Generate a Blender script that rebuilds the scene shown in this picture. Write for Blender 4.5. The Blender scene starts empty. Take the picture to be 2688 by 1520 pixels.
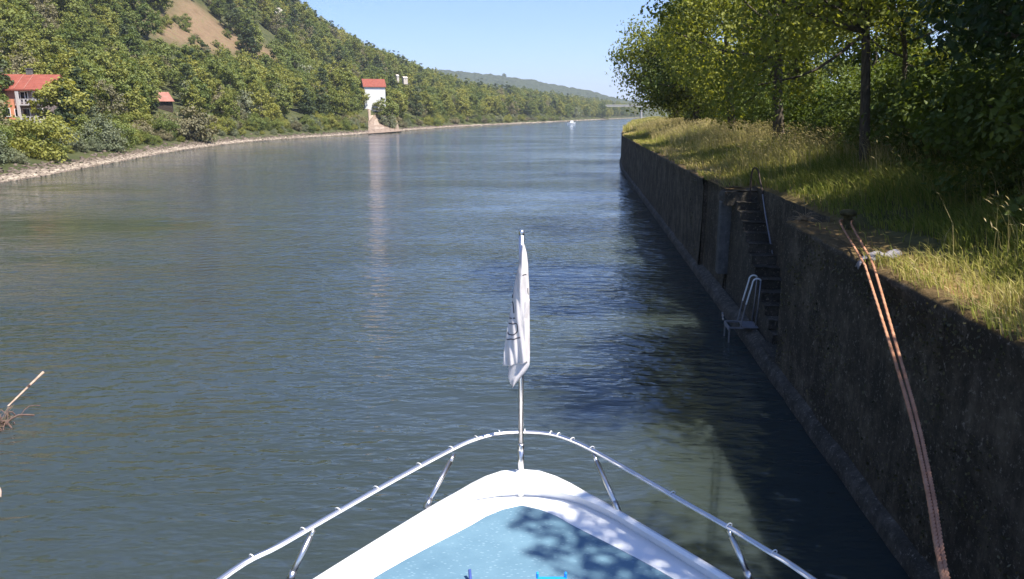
import bpy, math, random
import numpy as np
from mathutils import Vector
R = math.radians
S = bpy.context.scene
COL = S.collection

# ------------------------------------------------------------------ camera, light, exposure
CAMH, PITCH, FPX = 7.0, R(13.34), 740.0
cd = bpy.data.cameras.new('camera'); cam = bpy.data.objects.new('camera', cd); COL.objects.link(cam)
cam.location = (0, 0, CAMH); cam.rotation_euler = (math.pi/2 - PITCH, 0, 0)
cd.sensor_width = 36; cd.lens = 36*FPX/1024; cd.clip_end = 12000; cd.clip_start = 0.05
S.camera = cam
SUN_EL, SUN_AZ = R(60), R(122)          # azimuth measured from straight ahead (+Y) towards the right (+X)
w = bpy.data.worlds.new('World'); S.world = w; w.use_nodes = True
nt = w.node_tree; nt.nodes.clear()
sky = nt.nodes.new('ShaderNodeTexSky'); sky.sky_type = 'NISHITA'; sky.sun_disc = False
sky.sun_elevation = SUN_EL; sky.sun_rotation = SUN_AZ; sky.altitude = 300
sky.air_density = 1.0; sky.dust_density = 0.3; sky.ozone_density = 7.0
bg = nt.nodes.new('ShaderNodeBackground'); bg.inputs[1].default_value = 0.096
wo = nt.nodes.new('ShaderNodeOutputWorld')
wb = nt.nodes.new('ShaderNodeMix'); wb.data_type = 'RGBA'; wb.blend_type = 'MULTIPLY'; wb.inputs[0].default_value = 1; wb.inputs[7].default_value = (.78, .82, 1.0, 1)   # the camera's cool white balance
nt.links.new(sky.outputs[0], wb.inputs[6]); nt.links.new(wb.outputs[2], bg.inputs[0]); nt.links.new(bg.outputs[0], wo.inputs[0])
sl = bpy.data.lights.new('sun', 'SUN'); sl.energy = 5.0; sl.angle = R(0.5); sl.color = (1, .95, .86)
so = bpy.data.objects.new('sun', sl); COL.objects.link(so)
sd = Vector((math.cos(SUN_EL)*math.sin(SUN_AZ), math.cos(SUN_EL)*math.cos(SUN_AZ), math.sin(SUN_EL)))
so.rotation_euler = sd.to_track_quat('Z', 'Y').to_euler()
S.view_settings.view_transform = 'Standard'; S.view_settings.look = 'None'
S.view_settings.exposure = 1.15; S.view_settings.gamma = 1; S.view_settings.use_curve_mapping = False
S.render.engine = 'CYCLES'
S.cycles.max_bounces = 6; S.cycles.diffuse_bounces = 3; S.cycles.glossy_bounces = 3
S.cycles.transmission_bounces = 4; S.cycles.transparent_max_bounces = 4; S.cycles.volume_bounces = 0
S.cycles.caustics_reflective = False; S.cycles.caustics_refractive = False
S.cycles.sample_clamp_indirect = 4

# ------------------------------------------------------------------ measuring helpers
cp, sp = math.cos(PITCH), math.sin(PITCH)
def at(px, py, z):
    """the point of the level plane z that the photograph shows at (px, py), 1024 px wide"""
    x, y = (px-512)/FPX, (289.5-py)/FPX
    Yw, Zw = cp + y*sp, -sp + y*cp
    t = (z-CAMH)/Zw
    return Vector((x*t, Yw*t, z))
def atd(px, py, z): return at(px/2.51465, py/2.51465, z)
def project(P):
    P = np.asarray(P, float); X, Y, Z = P[..., 0], P[..., 1], P[..., 2]-CAMH
    D = Y*cp - Z*sp; U = Y*sp + Z*cp
    D = np.where(np.abs(D) < 1e-3, 1e-3, D)
    return 512 + FPX*X/D, 289.5 - FPX*U/D, D

# ------------------------------------------------------------------ mesh helpers
def mesh(name, V, faces, mats=None, attrs=None, smooth=False, midx=None):
    """faces: list of integer arrays (n x k); attrs: {name: per-vertex float array}"""
    me = bpy.data.meshes.new(name)
    V = np.asarray(V, np.float32).reshape(-1, 3)
    faces = [np.asarray(f, np.int32) for f in faces if len(f)]
    me.vertices.add(len(V)); me.vertices.foreach_set('co', V.ravel())
    nl = sum(f.size for f in faces); nf = sum(len(f) for f in faces)
    me.loops.add(nl); me.polygons.add(nf)
    me.loops.foreach_set('vertex_index', np.concatenate([f.ravel() for f in faces]))
    tot = np.concatenate([np.full(len(f), f.shape[1], np.int32) for f in faces])
    st = np.concatenate([[0], np.cumsum(tot)[:-1]]).astype(np.int32)
    me.polygons.foreach_set('loop_start', st)
    if midx is not None: me.polygons.foreach_set('material_index', np.asarray(midx, np.int32))
    me.polygons.foreach_set('use_smooth', np.full(nf, bool(smooth)))
    for k, a in (attrs or {}).items():
        at_ = me.attributes.new(k, 'FLOAT', 'POINT'); at_.data.foreach_set('value', np.asarray(a, np.float32))
    me.update(calc_edges=True); me.validate()
    for m in (mats if isinstance(mats, (list, tuple)) else [mats]):
        if m: me.materials.append(m)
    return me
def obj(name, me, parent=None, loc=None):
    o = bpy.data.objects.new(name, me); COL.objects.link(o)
    if parent: o.parent = parent
    if loc is not None: o.location = loc
    return o
def tag(o, label=None, cat=None, group=None, kind=None):
    if label: o['label'] = label
    if cat: o['category'] = cat
    if group: o['group'] = group
    if kind: o['kind'] = kind
    return o
def thing(name, label, cat, loc=(0, 0, 0), rz=0, group=None):
    o = bpy.data.objects.new(name, None); COL.objects.link(o); o.empty_display_size = .2
    o.location = loc; o.rotation_euler = (0, 0, rz)
    return tag(o, label, cat, group)
class MB:
    """collects shapes into one mesh"""
    def __init__(s): s.V = []; s.F = {}; s.n = 0
    def add(s, V, faces):
        V = np.asarray(V, float).reshape(-1, 3)
        for f in faces:
            s.F.setdefault(len(f), []).append([i+s.n for i in f])
        s.V.append(V); s.n += len(V); return s
    def box(s, c, d, rz=0, jit=0, rng=None, bev=0):
        x, y, z = d[0]/2, d[1]/2, d[2]/2
        if bev > 0:
            b = min(bev, x*.9, y*.9, z*.9)
            ring = lambda xx, yy, bb, zz: [(-xx+bb, -yy, zz), (xx-bb, -yy, zz), (xx, -yy+bb, zz), (xx, yy-bb, zz), (xx-bb, yy, zz), (-xx+bb, yy, zz), (-xx, yy-bb, zz), (-xx, -yy+bb, zz)]
            V = ring(x-b, y-b, b*.4, -z) + ring(x, y, b, -z+b) + ring(x, y, b, z-b) + ring(x-b, y-b, b*.4, z)
            F = [list(range(7, -1, -1)), list(range(24, 32))]
            for k in range(3):
                for i in range(8):
                    j = (i+1) % 8; F.append([k*8+i, k*8+j, k*8+8+j, k*8+8+i])
        else:
            V = [(-x, -y, -z), (x, -y, -z), (x, y, -z), (-x, y, -z), (-x, -y, z), (x, -y, z), (x, y, z), (-x, y, z)]
            F = [[3, 2, 1, 0], [4, 5, 6, 7], [0, 1, 5, 4], [1, 2, 6, 5], [2, 3, 7, 6], [3, 0, 4, 7]]
        V = np.array(V, float)
        if jit and rng is not None: V += rng.uniform(-jit, jit, V.shape)
        ca, sa = math.cos(rz), math.sin(rz)
        V = np.stack([V[:, 0]*ca - V[:, 1]*sa, V[:, 0]*sa + V[:, 1]*ca, V[:, 2]], 1) + np.array(c)
        return s.add(V, F)
    def tube(s, pts, rad, sides=8, cap=True):
        P = np.array([tuple(p) for p in pts], float); n = len(P)
        rad = np.broadcast_to(np.asarray(rad, float), (n,))
        T = np.gradient(P, axis=0); T /= np.linalg.norm(T, axis=1)[:, None]+1e-9
        ref = np.array([0, 0, 1.]) if abs(T[0, 2]) < .9 else np.array([1., 0, 0])
        u = np.cross(T[0], ref); u /= np.linalg.norm(u)
        V = []
        for i in range(n):
            u = u - T[i]*np.dot(u, T[i]); u /= np.linalg.norm(u)+1e-9
            v = np.cross(T[i], u)
            a = np.arange(sides)*2*math.pi/sides
            V.append(P[i] + rad[i]*(np.cos(a)[:, None]*u + np.sin(a)[:, None]*v))
        F = []
        for i in range(n-1):
            for k in range(sides):
                k2 = (k+1) % sides
                F.append([i*sides+k, i*sides+k2, (i+1)*sides+k2, (i+1)*sides+k])
        if cap: F += [list(range(sides))[::-1], list(range((n-1)*sides, n*sides))]
        return s.add(np.concatenate(V), F)
    def lathe(s, prof, c=(0, 0, 0), sides=20):
        V = []; F = []
        for r, z in prof:
            for k in range(sides):
                a = 2*math.pi*k/sides; V.append((c[0]+r*math.cos(a), c[1]+r*math.sin(a), c[2]+z))
        for i in range(len(prof)-1):
            for k in range(sides):
                k2 = (k+1) % sides
                F.append([i*sides+k, i*sides+k2, (i+1)*sides+k2, (i+1)*sides+k])
        F += [list(range(sides))[::-1], list(range((len(prof)-1)*sides, len(prof)*sides))]
        return s.add(V, F)
    def grid(s, P):
        """P: n x m x 3 sheet"""
        P = np.asarray(P, float); n, m = P.shape[:2]
        F = [[i*m+j, i*m+j+1, (i+1)*m+j+1, (i+1)*m+j] for i in range(n-1) for j in range(m-1)]
        return s.add(P.reshape(-1, 3), F)
    def mesh(s, name, mat, smooth=False):
        return mesh(name, np.concatenate(s.V), [np.array(f) for f in s.F.values()], mat, smooth=smooth)
    def obj(s, name, mat, parent=None, smooth=False): return obj(name, s.mesh(name, mat, smooth), parent)
def spline(P, n):
    """Catmull-Rom through P, n points"""
    P = np.asarray([tuple(p) for p in P], float)
    Q = np.concatenate([[2*P[0]-P[1]], P, [2*P[-1]-P[-2]]])
    seg = np.linalg.norm(np.diff(P, axis=0), axis=1); cum = np.concatenate([[0], np.cumsum(seg)])
    out = []
    for d in np.linspace(0, cum[-1], n):
        i = min(np.searchsorted(cum, d, 'right')-1, len(P)-2); t = (d-cum[i])/max(seg[i], 1e-9)
        p0, p1, p2, p3 = Q[i], Q[i+1], Q[i+2], Q[i+3]
        out.append(.5*((2*p1) + (-p0+p2)*t + (2*p0-5*p1+4*p2-p3)*t*t + (-p0+3*p1-3*p2+p3)*t**3))
    return np.array(out)
def vnoise(x, y, seed=0):
    """smooth value noise, 0..1"""
    x = np.asarray(x, float); y = np.asarray(y, float)
    xi, yi = np.floor(x).astype(np.int64), np.floor(y).astype(np.int64); fx, fy = x-xi, y-yi
    fx = fx*fx*(3-2*fx); fy = fy*fy*(3-2*fy)
    def h(a, b):
        n = (a*374761393 + b*668265263 + seed*974711) & 0x7fffffff
        n = ((n ^ (n >> 13))*1274126177) & 0x7fffffff
        return ((n ^ (n >> 16)) & 0xffff)/65535.
    return (h(xi, yi)*(1-fx)+h(xi+1, yi)*fx)*(1-fy) + (h(xi, yi+1)*(1-fx)+h(xi+1, yi+1)*fx)*fy
def fbm(x, y, seed=0, o=3):
    return sum(vnoise(x*2**k, y*2**k, seed+k)*.5**k for k in range(o))/sum(.5**k for k in range(o))
def sstep(a, b, x):
    t = np.clip((np.asarray(x, float)-a)/(b-a), 0, 1); return t*t*(3-2*t)

# ------------------------------------------------------------------ materials
class NG:
    def __init__(s, name):
        s.m = bpy.data.materials.new(name); s.m.use_nodes = True; s.t = s.m.node_tree
        s.t.nodes.clear(); s.out = s.t.nodes.new('ShaderNodeOutputMaterial')
    def n(s, typ, ins=None, **kw):
        nd = s.t.nodes.new(typ)
        for k, v in kw.items(): setattr(nd, k, v)
        for k, v in (ins or {}).items(): s.set(nd.inputs[k], v)
        return nd
    def set(s, sock, v):
        if isinstance(v, bpy.types.NodeSocket): s.t.links.new(v, sock)
        elif isinstance(v, (tuple, list)) and len(v) == 3 and sock.type == 'RGBA': sock.default_value = (*v, 1)
        else: sock.default_value = v
    def coord(s, scale=(1, 1, 1), kind='Object', rot=(0, 0, 0)):
        tc = s.n('ShaderNodeTexCoord')
        return s.n('ShaderNodeMapping', {0: tc.outputs[kind], 'Scale': scale, 'Rotation': rot}).outputs[0]
    def noise(s, scale, co=None, detail=4, rough=.55):
        return s.n('ShaderNodeTexNoise', {'Vector': co or s.coord(), 'Scale': scale, 'Detail': detail, 'Roughness': rough}).outputs[0]
    def ramp(s, fac, stops):
        r = s.n('ShaderNodeValToRGB', {0: fac}); e = r.color_ramp.elements
        while len(e) < len(stops): e.new(.5)
        for q, (p, c) in zip(e, stops):
            q.position = p; q.color = (*c, 1) if len(c) == 3 else c
        return r.outputs[0]
    def mix(s, f, a, b, mode='MIX'):
        nd = s.n('ShaderNodeMix', data_type='RGBA', blend_type=mode); s.set(nd.inputs[0], f); s.set(nd.inputs[6], a); s.set(nd.inputs[7], b)
        return nd.outputs[2]
    def math(s, op, a, b=0., clamp=False):
        nd = s.n('ShaderNodeMath', operation=op, use_clamp=clamp); s.set(nd.inputs[0], a); s.set(nd.inputs[1], b); return nd.outputs[0]
    def attr(s, name): return s.n('ShaderNodeAttribute', attribute_name=name).outputs['Fac']
    def bump(s, h, strength=.5, dist=.02, normal=None):
        nd = s.n('ShaderNodeBump', {'Height': h, 'Strength': strength, 'Distance': dist})
        if normal: s.set(nd.inputs['Normal'], normal)
        return nd.outputs[0]
    def bsdf(s, col, rough=.7, metal=0., spec=.4, normal=None, **kw):
        b = s.n('ShaderNodeBsdfPrincipled', {'Base Color': col, 'Roughness': rough, 'Metallic': metal, 'Specular IOR Level': spec})
        if normal: s.set(b.inputs['Normal'], normal)
        for k, v in kw.items(): s.set(b.inputs[k.replace('_', ' ')], v)
        return b.outputs[0]
    def done(s, sh): s.t.links.new(sh, s.out.inputs[0]); return s.m
def simple(name, col, rough=.6, metal=0., spec=.4, var=.25, scale=6., bump=.0, bscale=30.):
    g = NG(name)
    f = g.noise(scale, detail=5)
    a = tuple(c*(1-var) for c in col); b = tuple(min(1, c*(1+var)) for c in col)
    c = g.ramp(f, [(.3, a), (.7, b)])
    nrm = g.bump(g.noise(bscale, detail=4), bump, .02) if bump else None
    return g.done(g.bsdf(c, rough, metal, spec, nrm))
def leafmat(name, c0, c1, trans=.35, hue=.5):
    """two leaf colours picked per clump and per plant; partly translucent"""
    g = NG(name)
    oi = g.n('ShaderNodeObjectInfo').outputs['Random']
    f = g.math('ADD', g.math('MULTIPLY', g.attr('tint'), 1-hue), g.math('MULTIPLY', oi, hue), True)
    c = g.ramp(f, [(.15, c0), (.85, c1)])
    b = g.bsdf(c, .55, 0, .25)
    tc = g.mix(1., c, (1.25, 1.15, .45), 'MULTIPLY')
    t = g.n('ShaderNodeBsdfTranslucent', {'Color': tc}).outputs[0]
    mx = g.n('ShaderNodeMixShader', {0: trans}); g.set(mx.inputs[1], b); g.set(mx.inputs[2], t)
    return g.done(mx.outputs[0])
M = {}
M['leaf_olive'] = leafmat('leaf_olive', (.125, .155, .032), (.31, .30, .070))
M['leaf_green'] = leafmat('leaf_green', (.095, .135, .034), (.22, .245, .062))
M['leaf_dark'] = leafmat('leaf_dark', (.055, .080, .034), (.10, .125, .048))
M['leaf_grey'] = leafmat('leaf_grey', (.15, .175, .10), (.26, .27, .165), .3)
M['leaf_brown'] = leafmat('leaf_brown', (.15, .14, .075), (.25, .215, .12), .25)
M['leaf_bank'] = leafmat('leaf_bank', (.065, .105, .022), (.38, .39, .075), .50)
M['leaf_shade'] = leafmat('leaf_shade', (.022, .045, .013), (.050, .082, .020), .35)  # darker leaves for the shaded crowns, their shade put into the colour
M['leaf_hedge'] = leafmat('leaf_hedge', (.060, .100, .020), (.13, .17, .034), .40)
M['moss'] = leafmat('wall_moss', (.045, .045, .022), (.15, .13, .065), .15, .1)
def barkmat(name, a, b):
    g = NG(name); co = g.coord((6, 6, 1.2))
    f = g.noise(2.5, co, 6, .65)
    return g.done(g.bsdf(g.ramp(f, [(.3, a), (.7, b)]), .9, 0, .15, g.bump(f, .8, .03)))
M['bark'] = barkmat('bark', (.045, .035, .026), (.17, .14, .11))
M['bark_far'] = simple('bark_far', (.09, .075, .06), .9)
def grassmat():
    g = NG('grass_blades'); f = g.attr('tint')
    c = g.ramp(f, [(0., (.10, .15, .020)), (.35, (.25, .27, .046)), (.7, (.42, .36, .11)), (1., (.56, .45, .24))])
    b = g.bsdf(c, .6, 0, .2); t = g.n('ShaderNodeBsdfTranslucent', {'Color': c}).outputs[0]
    mx = g.n('ShaderNodeMixShader', {0: .4}); g.set(mx.inputs[1], b); g.set(mx.inputs[2], t)
    return g.done(mx.outputs[0])
M['grass'] = grassmat()
def watermat():
    g = NG('river_water')
    tc = g.n('ShaderNodeTexCoord').outputs['Object']
    def layer(scale, sx, sy, rot, detail, rough):
        co = g.n('ShaderNodeMapping', {0: tc, 'Scale': (sx, sy, 1), 'Rotation': (0, 0, rot)}).outputs[0]
        return g.n('ShaderNodeTexNoise', {'Vector': co, 'Scale': scale, 'Detail': detail, 'Roughness': rough}).outputs[0]
    big = layer(.035, .6, 1., .3, 3, .5)
    patch = layer(.09, .5, 1.3, -.2, 3, .6)
    amp = g.ramp(big, [(.35, (.35,)*3), (.62, (1.35,)*3)])
    amp2 = g.ramp(patch, [(.34, (.40,)*3), (.60, (1.3,)*3)])
    h1 = layer(1.55, .62, 1.5, .22, 2, .5)
    h2 = layer(4.3, .65, 1.35, -.16, 2, .5)
    h3 = layer(.42, .7, 1.2, .5, 2, .45)
    h = g.math('ADD', g.math('MULTIPLY', h1, .165), g.math('MULTIPLY', h2, .044))
    h = g.math('MULTIPLY', h, g.math('MULTIPLY', amp, amp2))
    h = g.math('ADD', h, g.math('MULTIPLY', h3, .10))
    nrm = g.bump(h, 1., 1.)
    # turbid green-grey body colour with drifting patches
    c = g.ramp(layer(.06, 1, 1, 0, 3, .5), [(.3, (.026, .036, .034)), (.7, (.036, .046, .041))])
    sh = g.n('ShaderNodeBsdfPrincipled', {'Base Color': c, 'Roughness': .06, 'IOR': 1.333, 'Specular IOR Level': .85, 'Normal': nrm, 'Subsurface Weight': 1., 'Subsurface Scale': .45, 'Subsurface Radius': (1., 1., .8)}, subsurface_method='BURLEY')
    return g.done(sh.outputs[0])
M['water'] = watermat()
def groundmat():
    g = NG('bank_ground'); d = g.attr('dry'); n = g.noise(.25, g.coord(), 5)
    n2 = g.noise(1.7, g.coord(), 4)
    wood = g.ramp(n, [(.3, (.035, .045, .018)), (.7, (.085, .085, .035))])
    dry = g.ramp(n, [(.3, (.15, .092, .058)), (.55, (.205, .132, .084)), (.75, (.14, .115, .055))])
    dry = g.mix(g.ramp(n2, [(.4, (0,)*3), (.62, (.5,)*3)]), dry, (.11, .10, .045))
    return g.done(g.bsdf(g.mix(d, wood, dry), .95, 0, .1, g.bump(n2, .6, .3)))
M['ground'] = groundmat()
M['far_wood'] = None
def farmat():
    g = NG('far_hill_wood'); n = g.noise(.03, g.coord(), 4); n2 = g.noise(.12, g.coord(), 4)
    c = g.ramp(n2, [(.3, (.024, .034, .018)), (.7, (.060, .072, .034))])
    return g.done(g.bsdf(g.mix(g.ramp(n, [(.4, (0,)*3), (.6, (.5,)*3)]), c, (.05, .06, .03)), .95, 0, .1))
M['far_wood'] = farmat()
def wallmat(name, dark, mid, pale, moss=True):
    """old concrete: black algae, upright streaks, pale lime flecks"""
    g = NG(name); co = g.coord((1, 1, 1)); st = g.coord((2.2, 2.2, .22))
    a = g.noise(.9, co, 8, .75); s = g.math('ADD', g.math('MULTIPLY', g.noise(2.2, st, 5, .65), .45), g.math('MULTIPLY', g.noise(3.2, co, 8, .8), .55)); k = g.noise(11., co, 8, .8)
    c = g.ramp(s, [(.35, dark), (.58, mid), (.75, pale)])
    c = g.mix(g.ramp(a, [(.38, (0,)*3), (.56, (.9,)*3)]), c, dark)
    c = g.mix(g.ramp(k, [(.56, (0,)*3), (.68, (.8,)*3)]), c, pale)
    if moss:
        geo = g.n('ShaderNodeNewGeometry'); sx = g.n('ShaderNodeSeparateXYZ', {0: geo.outputs['Normal']})
        up = g.ramp(g.math('ADD', sx.outputs[2], g.math('MULTIPLY', g.math('SUBTRACT', a, .5), .8)), [(.35, (0,)*3), (.75, (.9,)*3)])
        c = g.mix(up, c, g.ramp(k, [(.3, (.06, .045, .018)), (.55, (.17, .11, .045)), (.8, (.30, .22, .12))]))
    h = g.math('ADD', g.math('MULTIPLY', k, .5), g.math('MULTIPLY', s, .7))
    return g.done(g.bsdf(c, .9, 0, .2, g.bump(h, 1., .12)))
M['wall'] = wallmat('quay_concrete', (.046, .038, .027), (.17, .138, .098), (.52, .45, .36))
M['ledge'] = wallmat('ledge_concrete', (.05, .045, .036), (.16, .14, .115), (.50, .45, .38), False)
M['pale_concrete'] = wallmat('pale_concrete', (.10, .10, .095), (.20, .195, .185), (.30, .29, .27), False)
M['step'] = wallmat('step_stone', (.05, .045, .035), (.13, .112, .088), (.52, .44, .36), False)
M['coping'] = wallmat('coping_moss', (.05, .042, .022), (.12, .09, .045), (.30, .26, .22))
M['gel'] = simple('white_gelcoat', (.80, .80, .80), .28, 0, .5, .02, 2)
M['gel_grey'] = simple('grey_gelcoat', (.50, .49, .51), .4, 0, .4, .04, 3)
M['steel'] = simple('polished_steel', (.70, .68, .67), .30, 1., .5, .05, 3)
M['cable'] = simple('white_cable', (.75, .73, .72), .5, 0, .4, .05)
M['tie'] = simple('cable_tie_plastic', (.82, .81, .80), .45, 0, .4, .03)
def matmat():
    g = NG('blue_deck_paint')
    co = g.coord((1, 1, 1)); n = g.noise(2.2, co, 5, .6); f = g.noise(90., g.coord((.6, 1.5, 1)), 2, .5)
    v = g.n('ShaderNodeTexVoronoi', {'Vector': g.coord((.6, 1.35, 1)), 'Scale': 26.}).outputs[0]
    c = g.ramp(n, [(.3, (.088, .168, .228)), (.7, (.122, .216, .280))])
    c = g.mix(g.ramp(v, [(.10, (.55,)*3), (.28, (0,)*3)]), c, (.24, .35, .42))
    h = g.math('ADD', g.math('MULTIPLY', v, -.6), g.math('MULTIPLY', f, .3))
    return g.done(g.bsdf(c, .6, 0, .35, g.bump(h, .5, .004)))
M['deck'] = matmat()
M['seam'] = simple('dark_seam', (.10, .09, .16), .7)
M['bright_blue'] = simple('bright_blue_paint', (.012, .26, .80), .4, 0, .5, .08)
M['dull_blue'] = simple('dull_blue_paint', (.05, .08, .26), .5, 0, .4, .1)
def clothmat(name, col, trans=.25):
    g = NG(name); f = g.noise(7, g.coord(), 4)
    c = g.ramp(f, [(.3, tuple(x*.93 for x in col)), (.7, col)])
    wv = g.noise(160, g.coord((1, 1, 1)), 2)
    b = g.bsdf(c, .85, 0, .15, g.bump(wv, .15, .002)); t = g.n('ShaderNodeBsdfTranslucent', {'Color': c}).outputs[0]
    mx = g.n('ShaderNodeMixShader', {0: trans}); g.set(mx.inputs[1], b); g.set(mx.inputs[2], t)
    return g.done(mx.outputs[0])
M['flag'] = clothmat('flag_cloth', (.86, .81, .80), .4)
M['print'] = simple('grey_print', (.06, .055, .065), .8, 0, .1, .1)
M['pad'] = clothmat('pad_cloth', (.28, .26, .28), .05)
def ropemat():
    g = NG('orange_rope'); n = g.noise(4, g.coord(), 4)
    c = g.ramp(n, [(.3, (.33, .155, .085)), (.7, (.48, .25, .15))])
    return g.done(g.bsdf(c, .8, 0, .2, g.bump(g.noise(120, g.coord(), 2), .4, .004)))
M['rope'] = ropemat()
M['iron'] = simple('rusty_iron', (.075, .055, .045), .75, .3, .3, .35, 12, .4)
M['galv'] = simple('grey_galvanised', (.25, .25, .27), .5, .6, .4, .15, 8)
M['white_paint'] = simple('white_paint', (.80, .80, .78), .4, 0, .4, .03)
M['bollard'] = simple('mossy_iron', (.075, .065, .028), .85, 0, .2, .5, 14, .5)
M['stone_pale'] = None
def stonemat():
    g = NG('shore_stone'); f = g.attr('tint')
    c = g.ramp(f, [(0, (.085, .066, .052)), (.5, (.16, .125, .098)), (1, (.37, .31, .24))])
    return g.done(g.bsdf(c, .9, 0, .2, g.bump(g.noise(5, g.coord(), 4), .5, .1)))
M['stone'] = stonemat()
M['limestone'] = simple('limestone', (.42, .38, .31), .9, 0, .2, .3, .6, .6, 2.)
M['red_tile'] = None
def tilemat(name, a, b):
    g = NG(name); n = g.noise(1.2, g.coord(), 5)
    wv = g.n('ShaderNodeTexWave', {'Vector': g.coord(), 'Scale': 3.2}, wave_type='BANDS', bands_direction='Y').outputs[1]
    c = g.ramp(n, [(.3, a), (.7, b)])
    return g.done(g.bsdf(c, .8, 0, .2, g.bump(wv, .5, .05)))
M['red_tile'] = tilemat('red_roof_tile', (.21, .058, .042), (.29, .088, .062))
M['pale_tile'] = tilemat('faded_roof_tile', (.30, .13, .10), (.40, .19, .15))
M['cream'] = simple('cream_render', (.50, .44, .38), .85, 0, .2, .1, 1.5)
M['shade_render'] = simple('shaded_render', (.24, .19, .18), .85, 0, .2, .12, 1.5)  # house render darkened, the shade under its eaves put into the colour
M['orange_wall'] = simple('orange_render', (.62, .26, .15), .85, 0, .2, .12, 1.5)
M['white_wall'] = simple('white_render', (.64, .64, .63), .8, 0, .2, .03, 1.)
M['glass'] = simple('dark_glass', (.02, .02, .025), .08, 0, .6, .1)
M['dark_wood'] = simple('dark_wood', (.05, .035, .025), .7)
M['brick'] = simple('brown_paving', (.23, .17, .13), .9, 0, .2, .25, .8, .5, 4)
M['brick_pale'] = simple('pale_paving', (.30, .235, .185), .9, 0, .2, .2, .8, .5, 4)
M['balcony_paint'] = simple('weathered_white', (.50, .46, .45), .7, 0, .3, .1)
M['bridge'] = simple('bridge_concrete', (.46, .43, .38), .85, 0, .2, .12, .3)
M['straw'] = clothmat('dry_straw', (.36, .28, .18), .3)
M['wet_wood'] = simple('bleached_wood', (.42, .30, .23), .75, 0, .3, .3, 9, .4)
M['wet_dark'] = simple('wet_weed', (.14, .085, .07), .7, 0, .4, .4, 12, .5)
def meadowmat():
    g = NG('meadow_soil'); n = g.noise(1.1, g.coord(), 5); e = g.attr('edge')
    c = g.ramp(n, [(.3, (.055, .060, .020)), (.7, (.14, .125, .048))])
    m = g.ramp(g.noise(5, g.coord(), 4), [(.3, (.13, .072, .028)), (.7, (.30, .20, .09))])
    return g.done(g.bsdf(g.mix(e, c, m), .95, 0, .1, g.bump(g.noise(9, g.coord(), 5), .9, .06)))
M['meadow'] = meadowmat()

# ------------------------------------------------------------------ water and terrain
P = []
ys = np.concatenate([[-300, -60, 0], np.geomspace(10, 7000, 40)]); xs = np.linspace(-1, 1, 41)
for y in ys:
    hw = max(400, abs(y)*1.2 + 200); P.append([(x*hw, y, 0) for x in xs])
tag(MB().grid(P).obj('river_water', M['water']), 'grey-green rippled river surface', None, None, 'structure')

SH = np.array([(-52, -80), (-53, 0), (-53.2, 40), (-54, 78.5), (-56, 93), (-60, 114.5), (-66, 150), (-68.5, 191.6), (-64, 226.5), (-55, 266.6),
               (-48, 316), (-38, 389), (-22, 470), (42, 708), (106, 958), (223, 1365), (420, 1900), (700, 2500)], float)
SHD = spline(SH, 700)
_t = np.gradient(SHD, axis=0); _t /= np.linalg.norm(_t, axis=1)[:, None]
SHN = np.stack([-_t[:, 1], _t[:, 0]], 1)
for _ in range(60):
    SHN[1:-1] = (SHN[:-2]+SHN[1:-1]*2+SHN[2:])/4
SHN /= np.linalg.norm(SHN, axis=1)[:, None]
def shore(t, s):
    """t: shore station as its Y, s: metres inland -> x, y"""
    t = np.asarray(t, float); s = np.asarray(s, float)
    yy = SHD[:, 1]
    return (np.interp(t, yy, SHD[:, 0]) + np.interp(t, yy, SHN[:, 0])*s, t + np.interp(t, yy, SHN[:, 1])*s)
AMP = np.array([(-200, 118), (180, 118), (260, 112), (340, 108), (430, 100), (520, 84), (600, 60), (680, 47), (760, 40), (900, 36), (1300, 30), (3000, 26)], float)
def hz(t, s):
    t = np.asarray(t, float); s = np.asarray(s, float)
    z = np.interp(s, [-6, -2, 0, 2, 4, 8, 14, 25, 45, 70], [-2.2, -.55, .03, .5, 1.1, 2.0, 3.2, 4.6, 6.6, 9.])
    z = z + sstep(100, 190, t)*np.interp(s, [0, 6, 25, 60], [0, 0, 4.2, 5.])*(1-sstep(520, 760, t)*.4)
    z = z + 3.6*sstep(7, 15, s)*(1-sstep(32, 55, s))*sstep(312, 326, t)*(1-sstep(350, 385, t))   # terrace of the white house
    A = np.interp(t, AMP[:, 0], AMP[:, 1])
    z = z + A*sstep(35, 215, s) + np.clip(s-120, 0, 400)*.02
    return z + (fbm(t/45., s/45., 3)-.5)*sstep(30, 150, s)*16*np.clip(A/80, .2, 1)
PATCH = np.array([(134, 21), (153, 23), (178, 17), (172, -4), (182, -4), (208, 12), (218, 20), (216, 30), (226, 33), (240, 39), (266, 48), (293, 57), (286, 60), (253, 57), (226, 50), (200, 48), (173, 46), (141, 34)], float)
def inpoly(px, py, poly):
    px = np.asarray(px); py = np.asarray(py); c = np.zeros(px.shape, bool); j = len(poly)-1
    for i in range(len(poly)):
        xi, yi = poly[i]; xj, yj = poly[j]
        c ^= ((yi > py) != (yj > py)) & (px < (xj-xi)*(py-yi)/(yj-yi+1e-12)+xi); j = i
    return c
def to_world(t, s):
    x, y = shore(t, s); return np.stack([x, y, hz(t, s)], -1)
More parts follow.
